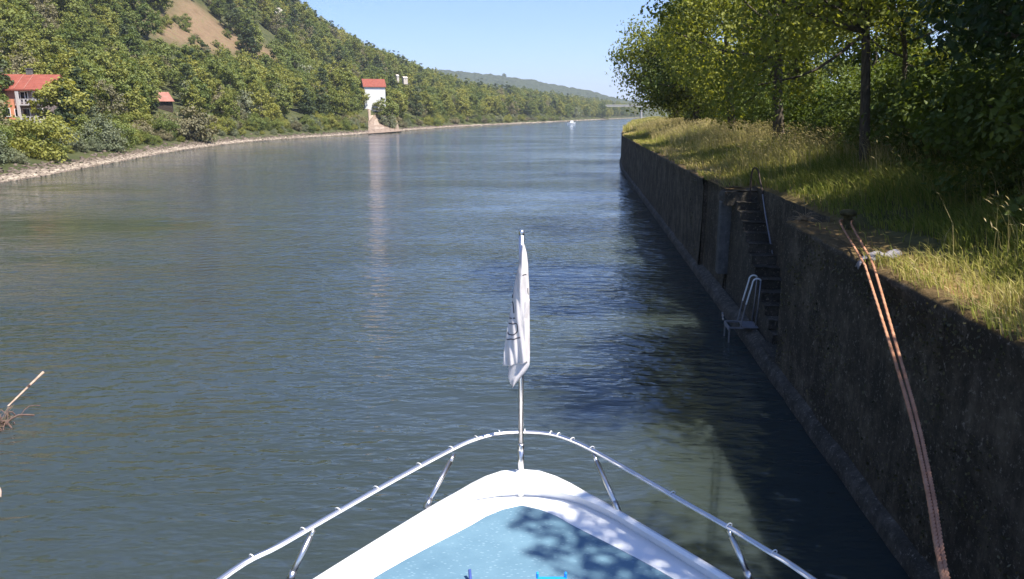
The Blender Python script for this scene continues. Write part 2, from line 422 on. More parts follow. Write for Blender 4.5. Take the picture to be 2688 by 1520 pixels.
# the dry meadow as a patch of the hillside (station, inland) found once from the photograph
tt, ss = np.meshgrid(np.concatenate([np.arange(-70, 760, 6.), np.arange(760, 2400, 30.)]), np.array([-6, -2, 0, 1.2, 2.4, 4, 6, 8, 11, 14, 19, 25, 32, 40] + list(np.arange(48, 300, 7.)) + [320, 360, 420, 500, 620, 800, 1100.]), indexing='ij')
W = to_world(tt, ss); px, py, D = project(W)
dry = (inpoly(px, py, PATCH) & (D > 60) & (ss > 60)).astype(float)
dry = np.maximum(dry, ((ss > 14) & (ss < 16) & (tt > 170) & (tt < 190)).astype(float))
for _ in range(2):
    q = dry.copy(); q[1:-1, 1:-1] = (dry[1:-1, 1:-1]*2+dry[:-2, 1:-1]+dry[2:, 1:-1]+dry[1:-1, :-2]+dry[1:-1, 2:])/6; dry = q
n_, m_ = W.shape[:2]; idx = np.arange(n_*m_).reshape(n_, m_)
F = np.stack([idx[:-1, :-1], idx[1:, :-1], idx[1:, 1:], idx[:-1, 1:]], -1).reshape(-1, 4)
tag(obj('hillside', mesh('hillside', W, [F], M['ground'], {'dry': np.clip(dry*1.3, 0, 1).ravel()}, True)), 'wooded river bank rising into a steep hillside with a dry brown slope', None, None, 'structure')

# the far hill across the valley
rng = np.random.default_rng(5)
ax = np.linspace(-1500, 1700, 420); ay = np.linspace(0, 1, 60)
AX, AY = np.meshgrid(ax, ay, indexing='ij')
RX = [-1500, -420, -327, -110, 19, 149, 256, 340, 420, 700, 1700]; RH = [186, 168, 160, 142, 127, 106, 86, 64, 46, 30, 20]
rh = np.interp(AX, RX, RH)
Zf = rh*np.sin(np.clip(AY*1.25, 0, 1)*math.pi/2)**1.0*(1-sstep(.85, 1, AY)*.15) + (vnoise(AX/9., AY*90, 8)-.5)*9 + (fbm(AX/60., AY*12, 9)-.5)*14*np.clip(AY*3, 0, 1)
Wf = np.stack([AX, 2050+AY*750+np.abs(AX)*.05, Zf-3], -1); n_, m_ = Wf.shape[:2]; idx = np.arange(n_*m_).reshape(n_, m_)
F = np.stack([idx[:-1, :-1], idx[1:, :-1], idx[1:, 1:], idx[:-1, 1:]], -1).reshape(-1, 4)
tag(obj('far_hill', mesh('far_hill', Wf, [F], M['far_wood'], None, False)), 'low wooded hill closing the valley far ahead', None, None, 'structure')

# right bank: the quay line
QY = np.array([-60, 0, 40, 80, 97, 118, 152, 213, 287, 400, 600, 850, 1400], float)
QX = np.array([-.17, 5.27, 8.9, 12.53, 14.15, 17.0, 22.8, 33.2, 47, 80, 152, 300, 700], float)
_q = spline(np.stack([QX, QY], 1), 900); QXs, QYs = _q[:, 0], _q[:, 1]
_qt = np.gradient(_q, axis=0); _qt /= np.linalg.norm(_qt, axis=1)[:, None]; QN = np.stack([_qt[:, 1], -_qt[:, 0]], 1)
def quay(Y, o, z):
    Y = np.asarray(Y, float); o = np.asarray(o, float)
    x = np.interp(Y, QYs, QXs) + np.interp(Y, QYs, QN[:, 0])*o; y = Y + np.interp(Y, QYs, QN[:, 1])*o
    return np.stack(np.broadcast_arrays(x, y, np.asarray(z, float)), -1)
def qv(Y, o, z): return Vector(tuple(quay(Y, o, z)))
def gz(Y, o):
    Y = np.asarray(Y, float); o = np.asarray(o, float)
    return 4.28 + sstep(.9, 7, o)*.95 + sstep(12, 60, o)*1.2 + (fbm(Y/2.3, o/2.3, 21)-.5)*.22*sstep(.4, 2, o) + sstep(18, 19, Y)*(1-sstep(29, 33, Y))*.18*sstep(1.2, 1.6, o)
YL = np.unique(np.concatenate([np.arange(-30, 16, .5), np.arange(16, 30, .25), np.arange(30, 110, 1.), np.arange(110, 300, 5.), np.arange(300, 1400, 40.)]))
OL = np.concatenate([np.array([.18, .3, .45, .6, .8, 1.05, 1.3, 1.6, 2, 2.5, 3, 3.6, 4.3, 5, 6, 7, 8, 9.5, 11, 13, 16, 20, 26, 35, 50, 80, 130, 220, 400.])])
YY, OO = np.meshgrid(YL, OL, indexing='ij')
NI0, NI1, NIO = 19.2, 27.5, 1.20          # the stair niche in the quay wall
OO2 = np.where((YY >= NI0) & (YY <= NI1), np.maximum(OO, NIO+.02), OO)
Wq = quay(YY, OO2, gz(YY, OO2)); n_, m_ = Wq.shape[:2]; idx = np.arange(n_*m_).reshape(n_, m_)
F = np.stack([idx[:-1, :-1], idx[:-1, 1:], idx[1:, 1:], idx[1:, :-1]], -1).reshape(-1, 4)
edge = 1-sstep(.5, 1.6+fbm(YY/3, OO/3, 31)*1.2, OO2)
tag(obj('meadow_ground', mesh('meadow_ground', Wq, [F], M['meadow'], {'edge': edge.ravel()}, True)), 'grassy top of the quay under the trees', None, None, 'structure')

# ------------------------------------------------------------------ quay wall with its stair niche
rng = np.random.default_rng(11)
qw = thing('quay_wall', 'tall dark algae-stained concrete quay wall along the right bank with a stair niche', 'quay wall', tuple(qv(14, .3, 0)))
Q0 = qw.location.copy()
def qpart(mb, name, mat, smooth=False, parent=None):
    V = np.concatenate(mb.V)-np.array(Q0)
    return obj(name, mesh(name, V, [np.array(f) for f in mb.F.values()], mat, smooth=smooth), parent or qw)
def face_sheet(y0, y1, dy, off, mb, z0=-1., z1=4.30, rag=.05):
    Ys = np.arange(y0, y1+1e-6, dy); Ys[-1] = y1
    prof = [(0.0, z0), (0, .5), (0, 1.2), (0, 1.9), (0, 2.6), (0, 3.2), (0, 3.7), (-.01, 3.9), (-.03, 4.08), (-.06, 4.2), (-.03, z1-.02), (.05, z1), (.30, z1+.01), (.62, z1-.04)]
    P = []
    for y in Ys:
        row = []
        for k, (o, z) in enumerate(prof):
            nz = (fbm(y/.55+7*k, k*1.3, 41)-.5)
            row.append(quay(y, off+.16+o+nz*.06+(fbm(y/1.6, k/2., 43)-.5)*.10*(k >= 1), z+(nz*rag*2 if k >= 8 else nz*.02)))
        P.append(row)
    mb.grid(np.array(P)[:, ::-1])
mb = MB(); face_sheet(-8, NI0, .3, 0, mb); qpart(mb, 'wall_face', M['wall'], True)
mb = MB(); face_sheet(28.0, 32.6, .3, .20, mb); qpart(mb, 'recessed_face', M['wall'], True)
mb = MB(); face_sheet(32.6, 120, .6, 0, mb); face_sheet(120, 320, 4, 0, mb); face_sheet(320, 900, 30, 0, mb); qpart(mb, 'wall_face', M['wall'], True)
# ends and returns (jamb faces)
mb = MB()
def quad(*p): mb.add([tuple(x) for x in p], [[0, 1, 2, 3]])
mb = MB()
for (yy, o0, o1) in ((NI0, .20, NIO+.3), (32.6, .20, .46), (28.0, .40, NIO+.3)):
    zz = np.linspace(-1, 4.25, 9); oo = np.linspace(o0, o1, 4)
    mb.grid([[quay(yy+(fbm(z*2, o*3, 5)-.5)*.05, o, z) for o in oo] for z in zz])
qpart(mb, 'niche_jamb', M['wall'])
mb = MB(); Yb = np.arange(NI0-.1, 28.1, .35); zz = np.linspace(-1, 4.40, 12)
mb.grid([[quay(y, NIO+(fbm(y*1.3, z*1.3, 6)-.5)*.08, z+(.06*(fbm(y*2, 1, 7)-.5) if z > 4.3 else 0)) for z in zz] for y in Yb]); qpart(mb, 'niche_back', M['wall'], True)
# sloping ledge at the waterline
def ledge(y0, y1, dy):
    mb = MB(); P = []
    for y in np.arange(y0, y1+1e-6, dy):
        P.append([quay(y, o+(fbm(y/.7, k, 51)-.5)*.05, z+(fbm(y/.5, k+9, 52)-.5)*.06) for k, (o, z) in enumerate([(.34, .47), (.26, .44), (.15, .38), (.05, .31), (.0, .24), (-.02, .05), (-.02, -.9)])])
    mb.grid(P); return mb
qpart(ledge(-8, 120, .35), 'ledge', M['ledge'], True)
# niche floor, steps climbing away from the camera, pale pilaster
mb = MB(); mb.grid([[quay(y, o, .50+(fbm(y*2, o*2, 4)-.5)*.05) for o in np.linspace(.1, NIO+.05, 5)] for y in np.arange(NI0, 21.2, .4)]); qpart(mb, 'landing', M['step'])
NS = 12
for k in range(NS):
    y0 = 20.6+k*.545; z1 = .50+(k+1)*.285
    c = quay(y0+(27.6-y0)/2, .44+(NIO-.44)/2, z1-.16)
    mb = MB()
    yy = np.linspace(0, 27.7-y0, 2); oo = np.linspace(.42, NIO+.03, 6)
    top = [[quay(y0-.03+dy, o, z1+(fbm(o*4+k, k*3., 61)-.5)*.07) for o in oo] for dy in (0, .10, .545)]
    frt = [[quay(y0+(fbm(o*4+k, k*2.+3, 62)-.5)*.07, o, z) for o in oo] for z in (z1-.29, z1-.15, z1-.045)]
    sid = [[quay(y, .42, z) for z in (z1-.30, z1)] for y in (y0, y0+.545)]
    mb.grid(np.array(frt+top)); mb.grid(sid); qpart(mb, 'step', M['step'])
mb = MB(); mb.grid([[quay(y, .41, z) for z in np.linspace(-.5, .5+max(0, (y-20.6)/.545)*.285-.02, 5)] for y in np.linspace(20.4, 27.6, 14)]); qpart(mb, 'stair_side', M['step'])
mb = MB(); c = quay(27.75, .24, 2.45); mb.box(c, (.42, .46, 2.75), -.09, .02, rng, .03); qpart(mb, 'pilaster', M['pale_concrete'])
mb = MB()
P = []
for y in np.arange(27.0, 28.4, .2):
    P.append([quay(y, o, z+(fbm(y*3, o*4, 77)-.5)*.10) for o, z in ((.05, 3.84), (.03, 4.05), (.10, 4.2), (.5, 4.25), (1.0, 4.27), (NIO+.1, 4.32))])
mb.grid(np.array(P)[:, ::-1]); mb.grid([[quay(27.0+(fbm(o*5, z*5, 5)-.5)*.06, o, z) for o in np.linspace(.03, NIO+.05, 6)] for z in np.linspace(3.75, 4.25, 5)])
qpart(mb, 'lintel_slab', M['step'])

# moss and small weeds rooted in the wall face
rgm = np.random.default_rng(31); n = 9000
Ym = 2+rgm.random(n)**1.4*34; zm = .5+rgm.random(n)**.75*3.7; keepm = (fbm(Ym/1.3, zm/.8, 93) > .50) & ~((Ym > NI0-.1) & (Ym < 32.8)); Ym, zm = Ym[keepm], zm[keepm]; n = len(Ym)
Cm = quay(Ym, .13-rgm.random(n)*.05, zm); um = rgm.normal(size=(n, 3))*[.5, 1, 1]; um /= np.linalg.norm(um, axis=1)[:, None]; vm = np.cross(um, rgm.normal(size=(n, 3))); vm /= np.linalg.norm(vm, axis=1)[:, None]
Lm = (rgm.uniform(.02, .06, n)*np.interp(Ym, [4, 30, 70], [.7, .9, 1.]))[:, None]
Vm = np.stack([Cm-um*Lm, Cm+vm*Lm*.6, Cm+um*Lm, Cm-vm*Lm*.6], 1).reshape(-1, 3)-np.array(Q0)
mo = obj('wall_moss', mesh('wall_moss', Vm, [np.arange(4*n).reshape(n, 4)], M['moss'], {'tint': np.repeat(rgm.random(n), 4)}), qw); tag(mo, None, None, None, 'stuff')

# handrail on the stair, rusty pipe
hp = [qv(27.0, .92, 3.75), qv(27.0, .92, 4.3), qv(27.0, .92, 4.85), qv(26.95, .94, 5.05), qv(26.85, 1.0, 5.13), qv(26.75, 1.08, 5.05), qv(26.6, 1.13, 4.75), qv(26.3, 1.16, 4.40), qv(25.6, 1.17, 3.65), qv(24.6, 1.18, 2.75), qv(24.3, 1.2, 2.45)]
hr = thing('stair_handrail', 'rusty iron pipe handrail hooped over the head of the quay stair', 'handrail', tuple(qv(27, .92, 3.75)))
def sub(mb, name, mat, root, smooth=True, parent=None):
    V = np.concatenate(mb.V)-np.array(root.location)
    return obj(name, mesh(name, V, [np.array(f) for f in mb.F.values()], mat, smooth=smooth), parent or root)
s_ = spline(hp, 60)
sub(MB().tube(s_[:31], .03), 'hoop', M['iron'], hr); sub(MB().tube(s_[30:], .027), 'sloping_rail', M['galv'], hr)

# white topped boarding ladder on the ledge
ld = thing('boarding_ladder', 'grey steel boarding ladder with two white hooked handrails standing on the wall ledge', 'ladder', tuple(qv(22.6, .1, .45)))
for k, yo in enumerate((22.95, 22.45)):
    fr = spline([qv(yo, -.10, .45), qv(yo, .0, 1.05), qv(yo, .06, 1.35), qv(yo, .16, 1.80), qv(yo, .19, 1.95), qv(yo, .26, 2.02), qv(yo, .36, 2.02), qv(yo, .42, 1.97)], 40)
    a = sub(MB().tube(fr[:17], .024), 'handrail_leg', M['galv'], ld)
    sub(MB().tube(fr[16:], .027), 'white_grip', M['white_paint'], ld)
    sub(MB().tube([qv(yo, .42, 1.98), qv(yo, .40, 1.2), qv(yo, .36, .45)], .022), 'back_leg', M['galv'], ld)
mb = MB(); mb.box(quay(22.6, .20, .50), (.52, .75, .03), -.09); sub(mb, 'tread_plate', M['galv'], ld, False)
for yo in (22.98, 22.22):
    mb = MB(); mb.box(quay(yo, -.27, .49), (.44, .05, .05), -.09); sub(mb, 'frame_arm', M['galv'], ld, False)
mb = MB(); mb.box(quay(22.6, -.48, .44), (.05, .80, .10), -.09); sub(mb, 'frame_beam', M['galv'], ld, False)
for yo in (22.98, 22.25):
    mb = MB(); mb.tube([qv(yo, -.47, .5), qv(yo, -.47, -.7)], .025); sub(mb, 'dipping_leg', M['galv'], ld, False)
for k in range(4):
    mb = MB(); mb.box(quay(23.2+k*.2, -.50+.03*k, .50+.01*k), (.05, .10, .05), -.09, .008, rng, .01); o = sub(mb, 'fender_block', M['cream' if k % 2 == 0 else 'galv'], ld, False)

# bollard, padding cloth and mooring ropes
bo = thing('mooring_bollard', 'mushroom headed mossy iron bollard on the quay edge with two ropes round it', 'bollard', tuple(at(847, 227, 4.30)))
b0 = bo.location
obj('stem', MB().lathe([(.17, -.1), (.16, .04), (.105, .08), (.10, .24), (.13, .28)]).mesh('stem', M['bollard'], True), bo)
obj('cap', MB().lathe([(.13, .27), (.18, .29), (.195, .33), (.185, .38), (.13, .42), (.06, .435), (.01, .44)]).mesh('cap', M['bollard'], True), bo)
def src(x, y, z): return at(x/2.625, y/2.625, z)
def strands(path, r, name, label, root_loc):
    root = thing(name, label, 'rope', root_loc, 0, 'mooring ropes from the bollard')
    L = np.linalg.norm(np.diff(path, axis=0), axis=1); cum = np.concatenate([[0], np.cumsum(L)])
    T = np.gradient(path, axis=0); T /= np.linalg.norm(T, axis=1)[:, None]
    u = np.cross(T, [0, 0, 1.]); u /= np.linalg.norm(u, axis=1)[:, None]; v = np.cross(T, u)
    for k in range(3):
        a = cum/.16*2*math.pi + k*2*math.pi/3
        p = path + (np.cos(a)[:, None]*u+np.sin(a)[:, None]*v)*r*.52
        mb = MB().tube(p, r*.56, 6); sub(mb, 'strand', M['rope'], root)
    return root
bx, by = b0.x, b0.y
def ropepath(pts, side):
    ang = [1.0*side+math.pi/2*side*1.2, .9*side, .25*side]
    wrap = [Vector((bx+math.cos(math.pi/2+a)*.13, by+math.sin(math.pi/2+a)*.13, 4.46)) for a in (-.9*side, .0, .8*side, 1.5*side)]
    return spline(wrap+pts, 420)
def onray(x, y, Sx, Ex):
    """the point of the line of sight (photo pixel x, y) nearest the straight line from Sx to Ex"""
    u_ = (src(x, y, 0)-Vector((0, 0, CAMH))).normalized(); v_ = (Ex-Sx).normalized(); w_ = Vector((0, 0, CAMH))-Sx
    b_ = u_.dot(v_); d_ = u_.dot(w_); e_ = v_.dot(w_); return Vector((0, 0, CAMH))+u_*((b_*e_-d_)/(1-b_*b_))
def run(pts):
    Sx, Ex = src(*pts[0], 4.27), src(*pts[-1], 3.42)
    return [Sx]+[onray(x, y, Sx, Ex) for x, y in pts[1:-1]]+[Ex, Ex+(Ex-Sx)*.25]
A = [src(2206.7, 587.6, 4.50), src(2262, 682, 4.37)] + run([(2277, 717), (2343, 927), (2392, 1095.6), (2434, 1285), (2476, 1520)])
B = [src(2236, 591, 4.50), src(2284, 679, 4.37)] + run([(2301, 724), (2357, 920), (2406.4, 1095.6), (2448.5, 1292), (2487, 1520)])
strands(ropepath(A, 1), .023, 'mooring_rope', 'orange twisted mooring rope from the bollard, the left one where they cross the pad', (bx, by, 4.5))
strands(ropepath(B, -1), .023, 'mooring_rope', 'orange twisted mooring rope from the bollard, the right one where they cross the pad', (bx, by, 4.5))
pc = src(2288, 676, 4.33); P = []
for i, a in enumerate(np.linspace(-.30, .62, 22)):
    row = []
    for j, b in enumerate(np.linspace(-.17, .17, 9)):
        z = 4.325+.05*math.cos(b*8)+.035*math.sin(a*14+b*9)+.02*math.sin(b*40)*(1 if abs(a) < .5 else .4) + (.04*a)
        if a < -.18: z -= (abs(a)-.18)*1.6
        row.append((pc.x+a+.05*math.sin(b*9), pc.y+b+a*.28, z))
    P.append(row)
pd = obj('rope_pad', MB().grid(P).mesh('rope_pad', M['pad'], True)); tag(pd, 'crumpled grey cloth pad under the ropes on the quay edge', 'pad')
md = pd.modifiers.new('s', 'SOLIDIFY'); md.thickness = .02

# ------------------------------------------------------------------ the boat we stand on
bt = thing('tour_boat', 'white bow of the boat in the foreground with a blue deck and steel rail', 'boat', (.1, 0, 0))
BX = .1
def outline(half, d, z, n=90):
    """half: (dx, camera depth D) -> closed-at-bow polyline port to starboard"""
    H = [(dx, (D-d*sp)/cp) for dx, D in half]
    pts = [(-dx, y) for dx, y in H[::-1]] + [(dx, y) for dx, y in H[1:]]
    q = spline([(x, y, z) for x, y in pts], n); q[:, 2] = z; return q
OUT = [(0, 8.56), (.26, 8.50), (.5, 8.30), (.76, 7.98), (1.03, 7.63), (1.88, 6.50), (2.6, 5.45), (3.1, 4.2), (3.3, 2.8), (3.35, 1), (3.35, -4)]
INN = [(0, 8.10), (.36, 8.05), (.62, 7.92), (.82, 7.74), (.97, 7.57), (1.77, 6.50), (2.48, 5.45), (2.98, 4.2), (3.18, 2.8), (3.23, 1), (3.23, -4)]
BLU = [(0, 7.96), (.20, 7.88), (.36, 7.76), (.52, 7.58), (1.37, 6.70), (2.12, 5.6), (2.55, 4.3), (2.75, 2.9), (2.75, 1), (2.75, -4)]
def even(h, n=60):
    return h
NB = 121
o1 = outline(OUT, 3.98, 3.02, NB); i1 = outline(INN, 3.98, 3.02, NB)
def off(q, k, z):  # shrink an outline towards the boat's middle
    r = q.copy(); T = np.gradient(q, axis=0); N = np.stack([T[:, 1], -T[:, 0]], 1); N /= np.linalg.norm(N, axis=1)[:, None]+1e-9
    r[:, 0] += N[:, 0]*k; r[:, 1] += N[:, 1]*k; r[:, 2] = z; return r
mid = (o1+i1)/2; mid[:, 2] = 3.045
g_o = off(o1, .0, 2.985); g_o2 = off(o1, .02, 3.01)
cap = np.stack([off(o1, -.0, 2.93), g_o, off(o1, .015, 3.012), off(o1, .05, 3.03), mid, off(i1, -.02, 3.028), off(i1, -.005, 3.012), i1 - [0, 0, .012]])
MB().grid(cap).obj('gunwale', M['gel'], bt, True)
foot = off(i1, -.065, 2.89); MB().grid(np.stack([i1-[0, 0, .011], i1*.5+foot*.5, foot])).obj('bulwark_face', M['gel'], bt, True)
b1 = outline(BLU, 4.1, 2.9, NB)
MB().grid(np.stack([foot, (i1*.5+b1*.5)*[1, 1, 0]+[0, 0, 2.902], b1])).obj('deck_margin', M['gel'], bt, True)
b2 = off(b1, .02, 2.912)
MB().grid(np.stack([b1+[0, 0, .002], b2])).obj('deck_seam', M['seam'], bt, True)
nB = len(b2); h = nB//2
rows = [[b2[k]*(1-f)+b2[nB-1-k]*f for f in np.linspace(0, 1, 15)] for k in range(h+1)]
MB().grid(np.array(rows)+[0, 0, .004]).obj('blue_deck', M['deck'], bt)
hl = [off(o1, 0, 2.93)]
for z, k in ((2.75, .02), (2.2, .12), (1.3, .32), (.5, .50), (-.1, .60), (-.7, .72)):
    q = o1.copy(); q[:, 0] *= 1-k*.33; q[:, 1] = q[:, 1]*1-(k*2.2)*sstep(0, 8, q[:, 1]); q[:, 2] = z; hl.append(q)
MB().grid(np.stack(hl)).obj('hull', M['gel'], bt, True)
# rail
RZ = 3.39
def dz(px, py, z):
    v = atd(px, py, z); return Vector((v.x-BX, v.y, v.z))
rp = [(-3.35, 2.6), (-2.9, 4.4), (-2.42, 5.20)]
railp = [Vector((-3.3, 1.2, RZ)), Vector((-3.02, 3.6, RZ)), dz(555, 1456, RZ), dz(700, 1373, RZ), dz(860, 1281, RZ), dz(1000, 1202, RZ), dz(1120, 1138, RZ), dz(1180, 1110, RZ), dz(1245, 1092, RZ), dz(1311, 1087, RZ), dz(1380, 1091, RZ), dz(1430, 1105, RZ), dz(1490, 1132, RZ), dz(1600, 1193, RZ), dz(1720, 1262, RZ), dz(1840, 1330, RZ), dz(1940, 1390, RZ), dz(2040, 1454, RZ), Vector((3.05, 3.6, RZ)), Vector((3.3, 1.2, RZ))]
rs = spline(railp, 160)
rail = MB().tube(rs, .024, 10).obj('rail', M['steel'], bt, True)
cab = off(rs, .038, RZ+.010); MB().tube(cab, .010, 6).obj('light_cable', M['cable'], bt, True)
for x, y in ((1255, 1092), (1205, 1103), (1145, 1128), (1060, 1172), (955, 1228), (850, 1288), (760, 1337), (640, 1408), (1328, 1086), (1375, 1090), (1408, 1099), (1437, 1107), (1482, 1130), (1688, 1247), (1822, 1322), (1938, 1388)):
    c = np.array(dz(x, y, RZ)); i = int(np.argmin(np.linalg.norm(rs-c, axis=1))); c = rs[i]; T = rs[min(i+1, 159)]-rs[max(i-1, 0)]; T /= np.linalg.norm(T)
    u = np.cross(T, [0, 0, 1.]); u /= np.linalg.norm(u); v = np.cross(u, T)
    ring = [c+(math.cos(a)*u*.036+math.sin(a)*v*.026)-u*.009*(1 if u[1] < 0 else -1)+np.array([0, 0, .006]) for a in np.linspace(0, 2*math.pi, 13)]
    mb = MB().tube(ring, .0055, 5); mb.obj('cable_tie', M['tie'], bt)
for (bx_, by_, tx, ty) in ((1070, 1275, 1142, 1143), (728, 1456, 789, 1331), (1556, 1286, 1492, 1141), (1886, 1456, 1832, 1333)):
    a = dz(bx_, by_, 3.02); b = dz(tx, ty, RZ-.01)
    m_ = a.lerp(b, .86)
    p = MB().tube([a, m_], .026, 10).obj('rail_post', M['steel'], bt, True)
    MB().tube([a.lerp(b, .84), b], .019, 10).obj('post_tip', M['steel'], p, True)
    MB().tube([a-Vector((0, 0, .02)), a.lerp(b, .16)], [.034, .031], 12).obj('socket', M['steel'], p, True)
# flagstaff stepped on the bow
FY = (8.42-3.98*sp)/cp; FX = 0.0
st = MB().tube([(0, FY, 3.0), (0, FY, 3.36)], [.036, .034], 14).obj('staff_socket', M['steel'], bt, True)
fs = MB().tube([(0, FY, 3.35), (0, FY, 4.5), (0, FY, 5.76)], [.028, .028, .029], 14).obj('flagstaff', M['steel'], bt, True)
MB().lathe([(.033, 3.30), (.036, 3.33), (.036, 3.37), (.03, 3.39)], (0, FY, 0), 16).obj('clamp', M['steel'], st, True)
MB().lathe([(.026, 5.755), (.030, 5.76), (.030, 5.80), (.02, 5.815)], (0, FY, 0), 14).obj('staff_cap', M['steel'], fs, True)
MB().lathe([(.06, 3.035), (.055, 3.055), (.036, 3.07)], (0, FY, 0), 16).obj('base_flange', M['gel'], st, True)
mb = MB(); c = dz(1310, 1233, 2.96); mb.lathe([(.03, -.05), (.032, 0), (.03, .05), (.015, .06)], (c.x, c.y-.02, c.z), 12); mb.obj('fairlead', M['gel'], bt, True)
# blue deck gear whose tops reach into the frame
gear = thing('deck_box', 'bright blue painted steel box with raised corner lugs at the bottom edge', 'deck box', tuple(at(551.5, 581, 2.915)))
g0 = gear.location
mb = MB(); mb.box((0, -.10, .17), (.255, .22, .30), 0, 0, None, .012); obj('body', mb.mesh('body', M['bright_blue']), gear)
for sx in (-.118, .118):
    mb = MB(); mb.box((sx, .0, .335), (.022, .03, .05), 0, 0, None, .006); obj('lug', mb.mesh('lug', M['bright_blue']), gear)
gear.location = at(551.5, 576.5, 3.235) - Vector((0, 0.0, .32))
lv = at(469.6, 569.5, 3.0); lv0 = at(470.6, 582, 2.93)
tag(obj('deck_lever', MB().tube([(lv.x, lv.y, lv.z), (lv0.x, lv0.y, 2.925), (lv0.x+.005, lv0.y-.1, 2.915)], [.014, .015, .015], 10).mesh('deck_lever', M['dull_blue'], True)), 'thin dull blue steel rod standing on the blue deck', 'rod')

# flag: limp white cloth wrapped down the staff
FB = Vector((BX, FY, 0))
rowsf = np.array([(115, 283, 290, 300), (200, 270, 288, 325), (300, 258, 284, 338), (400, 230, 280, 343), (500, 213, 266, 350), (650, 193, 270, 353), (800, 165, 278, 355), (950, 140, 288, 357), (1100, 120, 300, 360), (1230, 112, 318, 360)], float)
def fz(zy): return 5.67-(zy-115)*.00122
def fx(zx): return (zx-280)/848.
def fdep(zx, zy):
    """distance of the cloth in front (-) of the staff"""
    xl, xc, xr = (np.interp(zy, rowsf[:, 0], rowsf[:, k]) for k in (1, 2, 3))
    a = np.where(zx < xc, (zx-xl)/np.maximum(xc-xl, 1), (xr-zx)/np.maximum(xr-xc, 1)); a = np.clip(a, 0, 1)
    base = np.where(zx < xc, -.045-.055*a**.8, .03-.13*a**.5)
    amp = np.clip((zy-150)/500, .1, 1)
    return base*np.clip((zy-60)/300, .35, 1) + amp*(.012*np.sin(zx*.055+zy*.006)+.008*np.sin(zx*.11-zy*.013)+.006*np.sin(zy*.02+zx*.03))
fl = thing('flag', 'limp white flag with grey lettering hanging folded along the bow flagstaff', 'flag', tuple(FB))
def sheet(fun, zys, n, name, parent, mat):
    P = []
    for zy in zys:
        P.append([(fx(p[0]), p[2], fz(p[1])) for p in fun(zy, np.linspace(0, 1, n))])
    o = obj(name, MB().grid(P).mesh(name, mat, True), parent)
    m = o.modifiers.new('thick', 'SOLIDIFY'); m.thickness = .006; m.offset = 0; return o
def front(zy, u):
    xl, xc, xr = (np.interp(zy, rowsf[:, 0], rowsf[:, k]) for k in (1, 2, 3))
    x = xl+(xr-xl)*u
    hem = np.where(x < 320, 1222-(x-112)*.22, 1176+(x-320)*.5)
    y = np.where(zy > 700, 700+(zy-700)*(hem-700)/(1230-700), zy)
    return list(zip(x, y, fdep(x, y)))
sheet(front, np.linspace(115, 1230, 70), 34, 'front_fold', fl, M['flag'])
def back(zy, u):   # the inner leaf that shows below the hem
    T = (zy-1000)/410
    xl = np.interp(zy, [600, 1000, 1200, 1260, 1330, 1380, 1412], [250, 190, 170, 162, 160, 178, 200])
    xr = np.interp(zy, [600, 1000, 1150, 1210, 1270, 1330, 1380, 1412], [352, 356, 358, 355, 325, 280, 238, 206])
    x = xl+(xr-xl)*u
    return list(zip(x, np.full(len(u), zy), -.035-.035*np.sin(u*math.pi)-.012*np.sin(u*9+zy*.02)))
sheet(back, np.linspace(600, 1412, 44), 20, 'inner_fold', fl, M['flag'])
def rear(zy, u):
    xl, xc, xr = (np.interp(zy, rowsf[:, 0], rowsf[:, k]) for k in (1, 2, 3))
    x = xl+12+(xr-xl-12)*u; return list(zip(x, np.full(len(u), zy), .03+.05*np.sin(u*math.pi)))
sheet(rear, np.linspace(130, 1180, 40), 14, 'rear_fold', fl, M['flag'])
def stroke(pts, wd=9):
    q = spline([(x, y, 0) for x, y in pts], 3+5*len(pts))[:, :2]; T = np.gradient(q, axis=0); T /= np.linalg.norm(T, axis=1)[:, None]; N = np.stack([-T[:, 1], T[:, 0]], 1)*wd/2
    P = [[(fx(a[0]), float(fdep(a[0], a[1]))-.0065, fz(a[1])) for a in (p-nn, p, p+nn)] for p, nn in zip(q, N)]
    mb.grid(P)
for grp in ([[(145, 968), (205, 957), (270, 942)]], [[(163, 825), (200, 818), (236, 812), (244, 850), (243, 885), (222, 906), (185, 920), (162, 915), (157, 895)]], [[(171, 775), (195, 770)], [(203, 769), (225, 765)]],
            [[(193, 628), (203, 632), (207, 670), (212, 725)]], [[(200, 560), (201, 592)]], [[(288, 380), (318, 378), (343, 400)]], [[(339, 505), (341, 545), (350, 572)]], [[(325, 680), (334, 696)]]):
    mb = MB()
    for s_ in grp: stroke(s_)
    obj('lettering', mb.mesh('lettering', M['print']), fl)

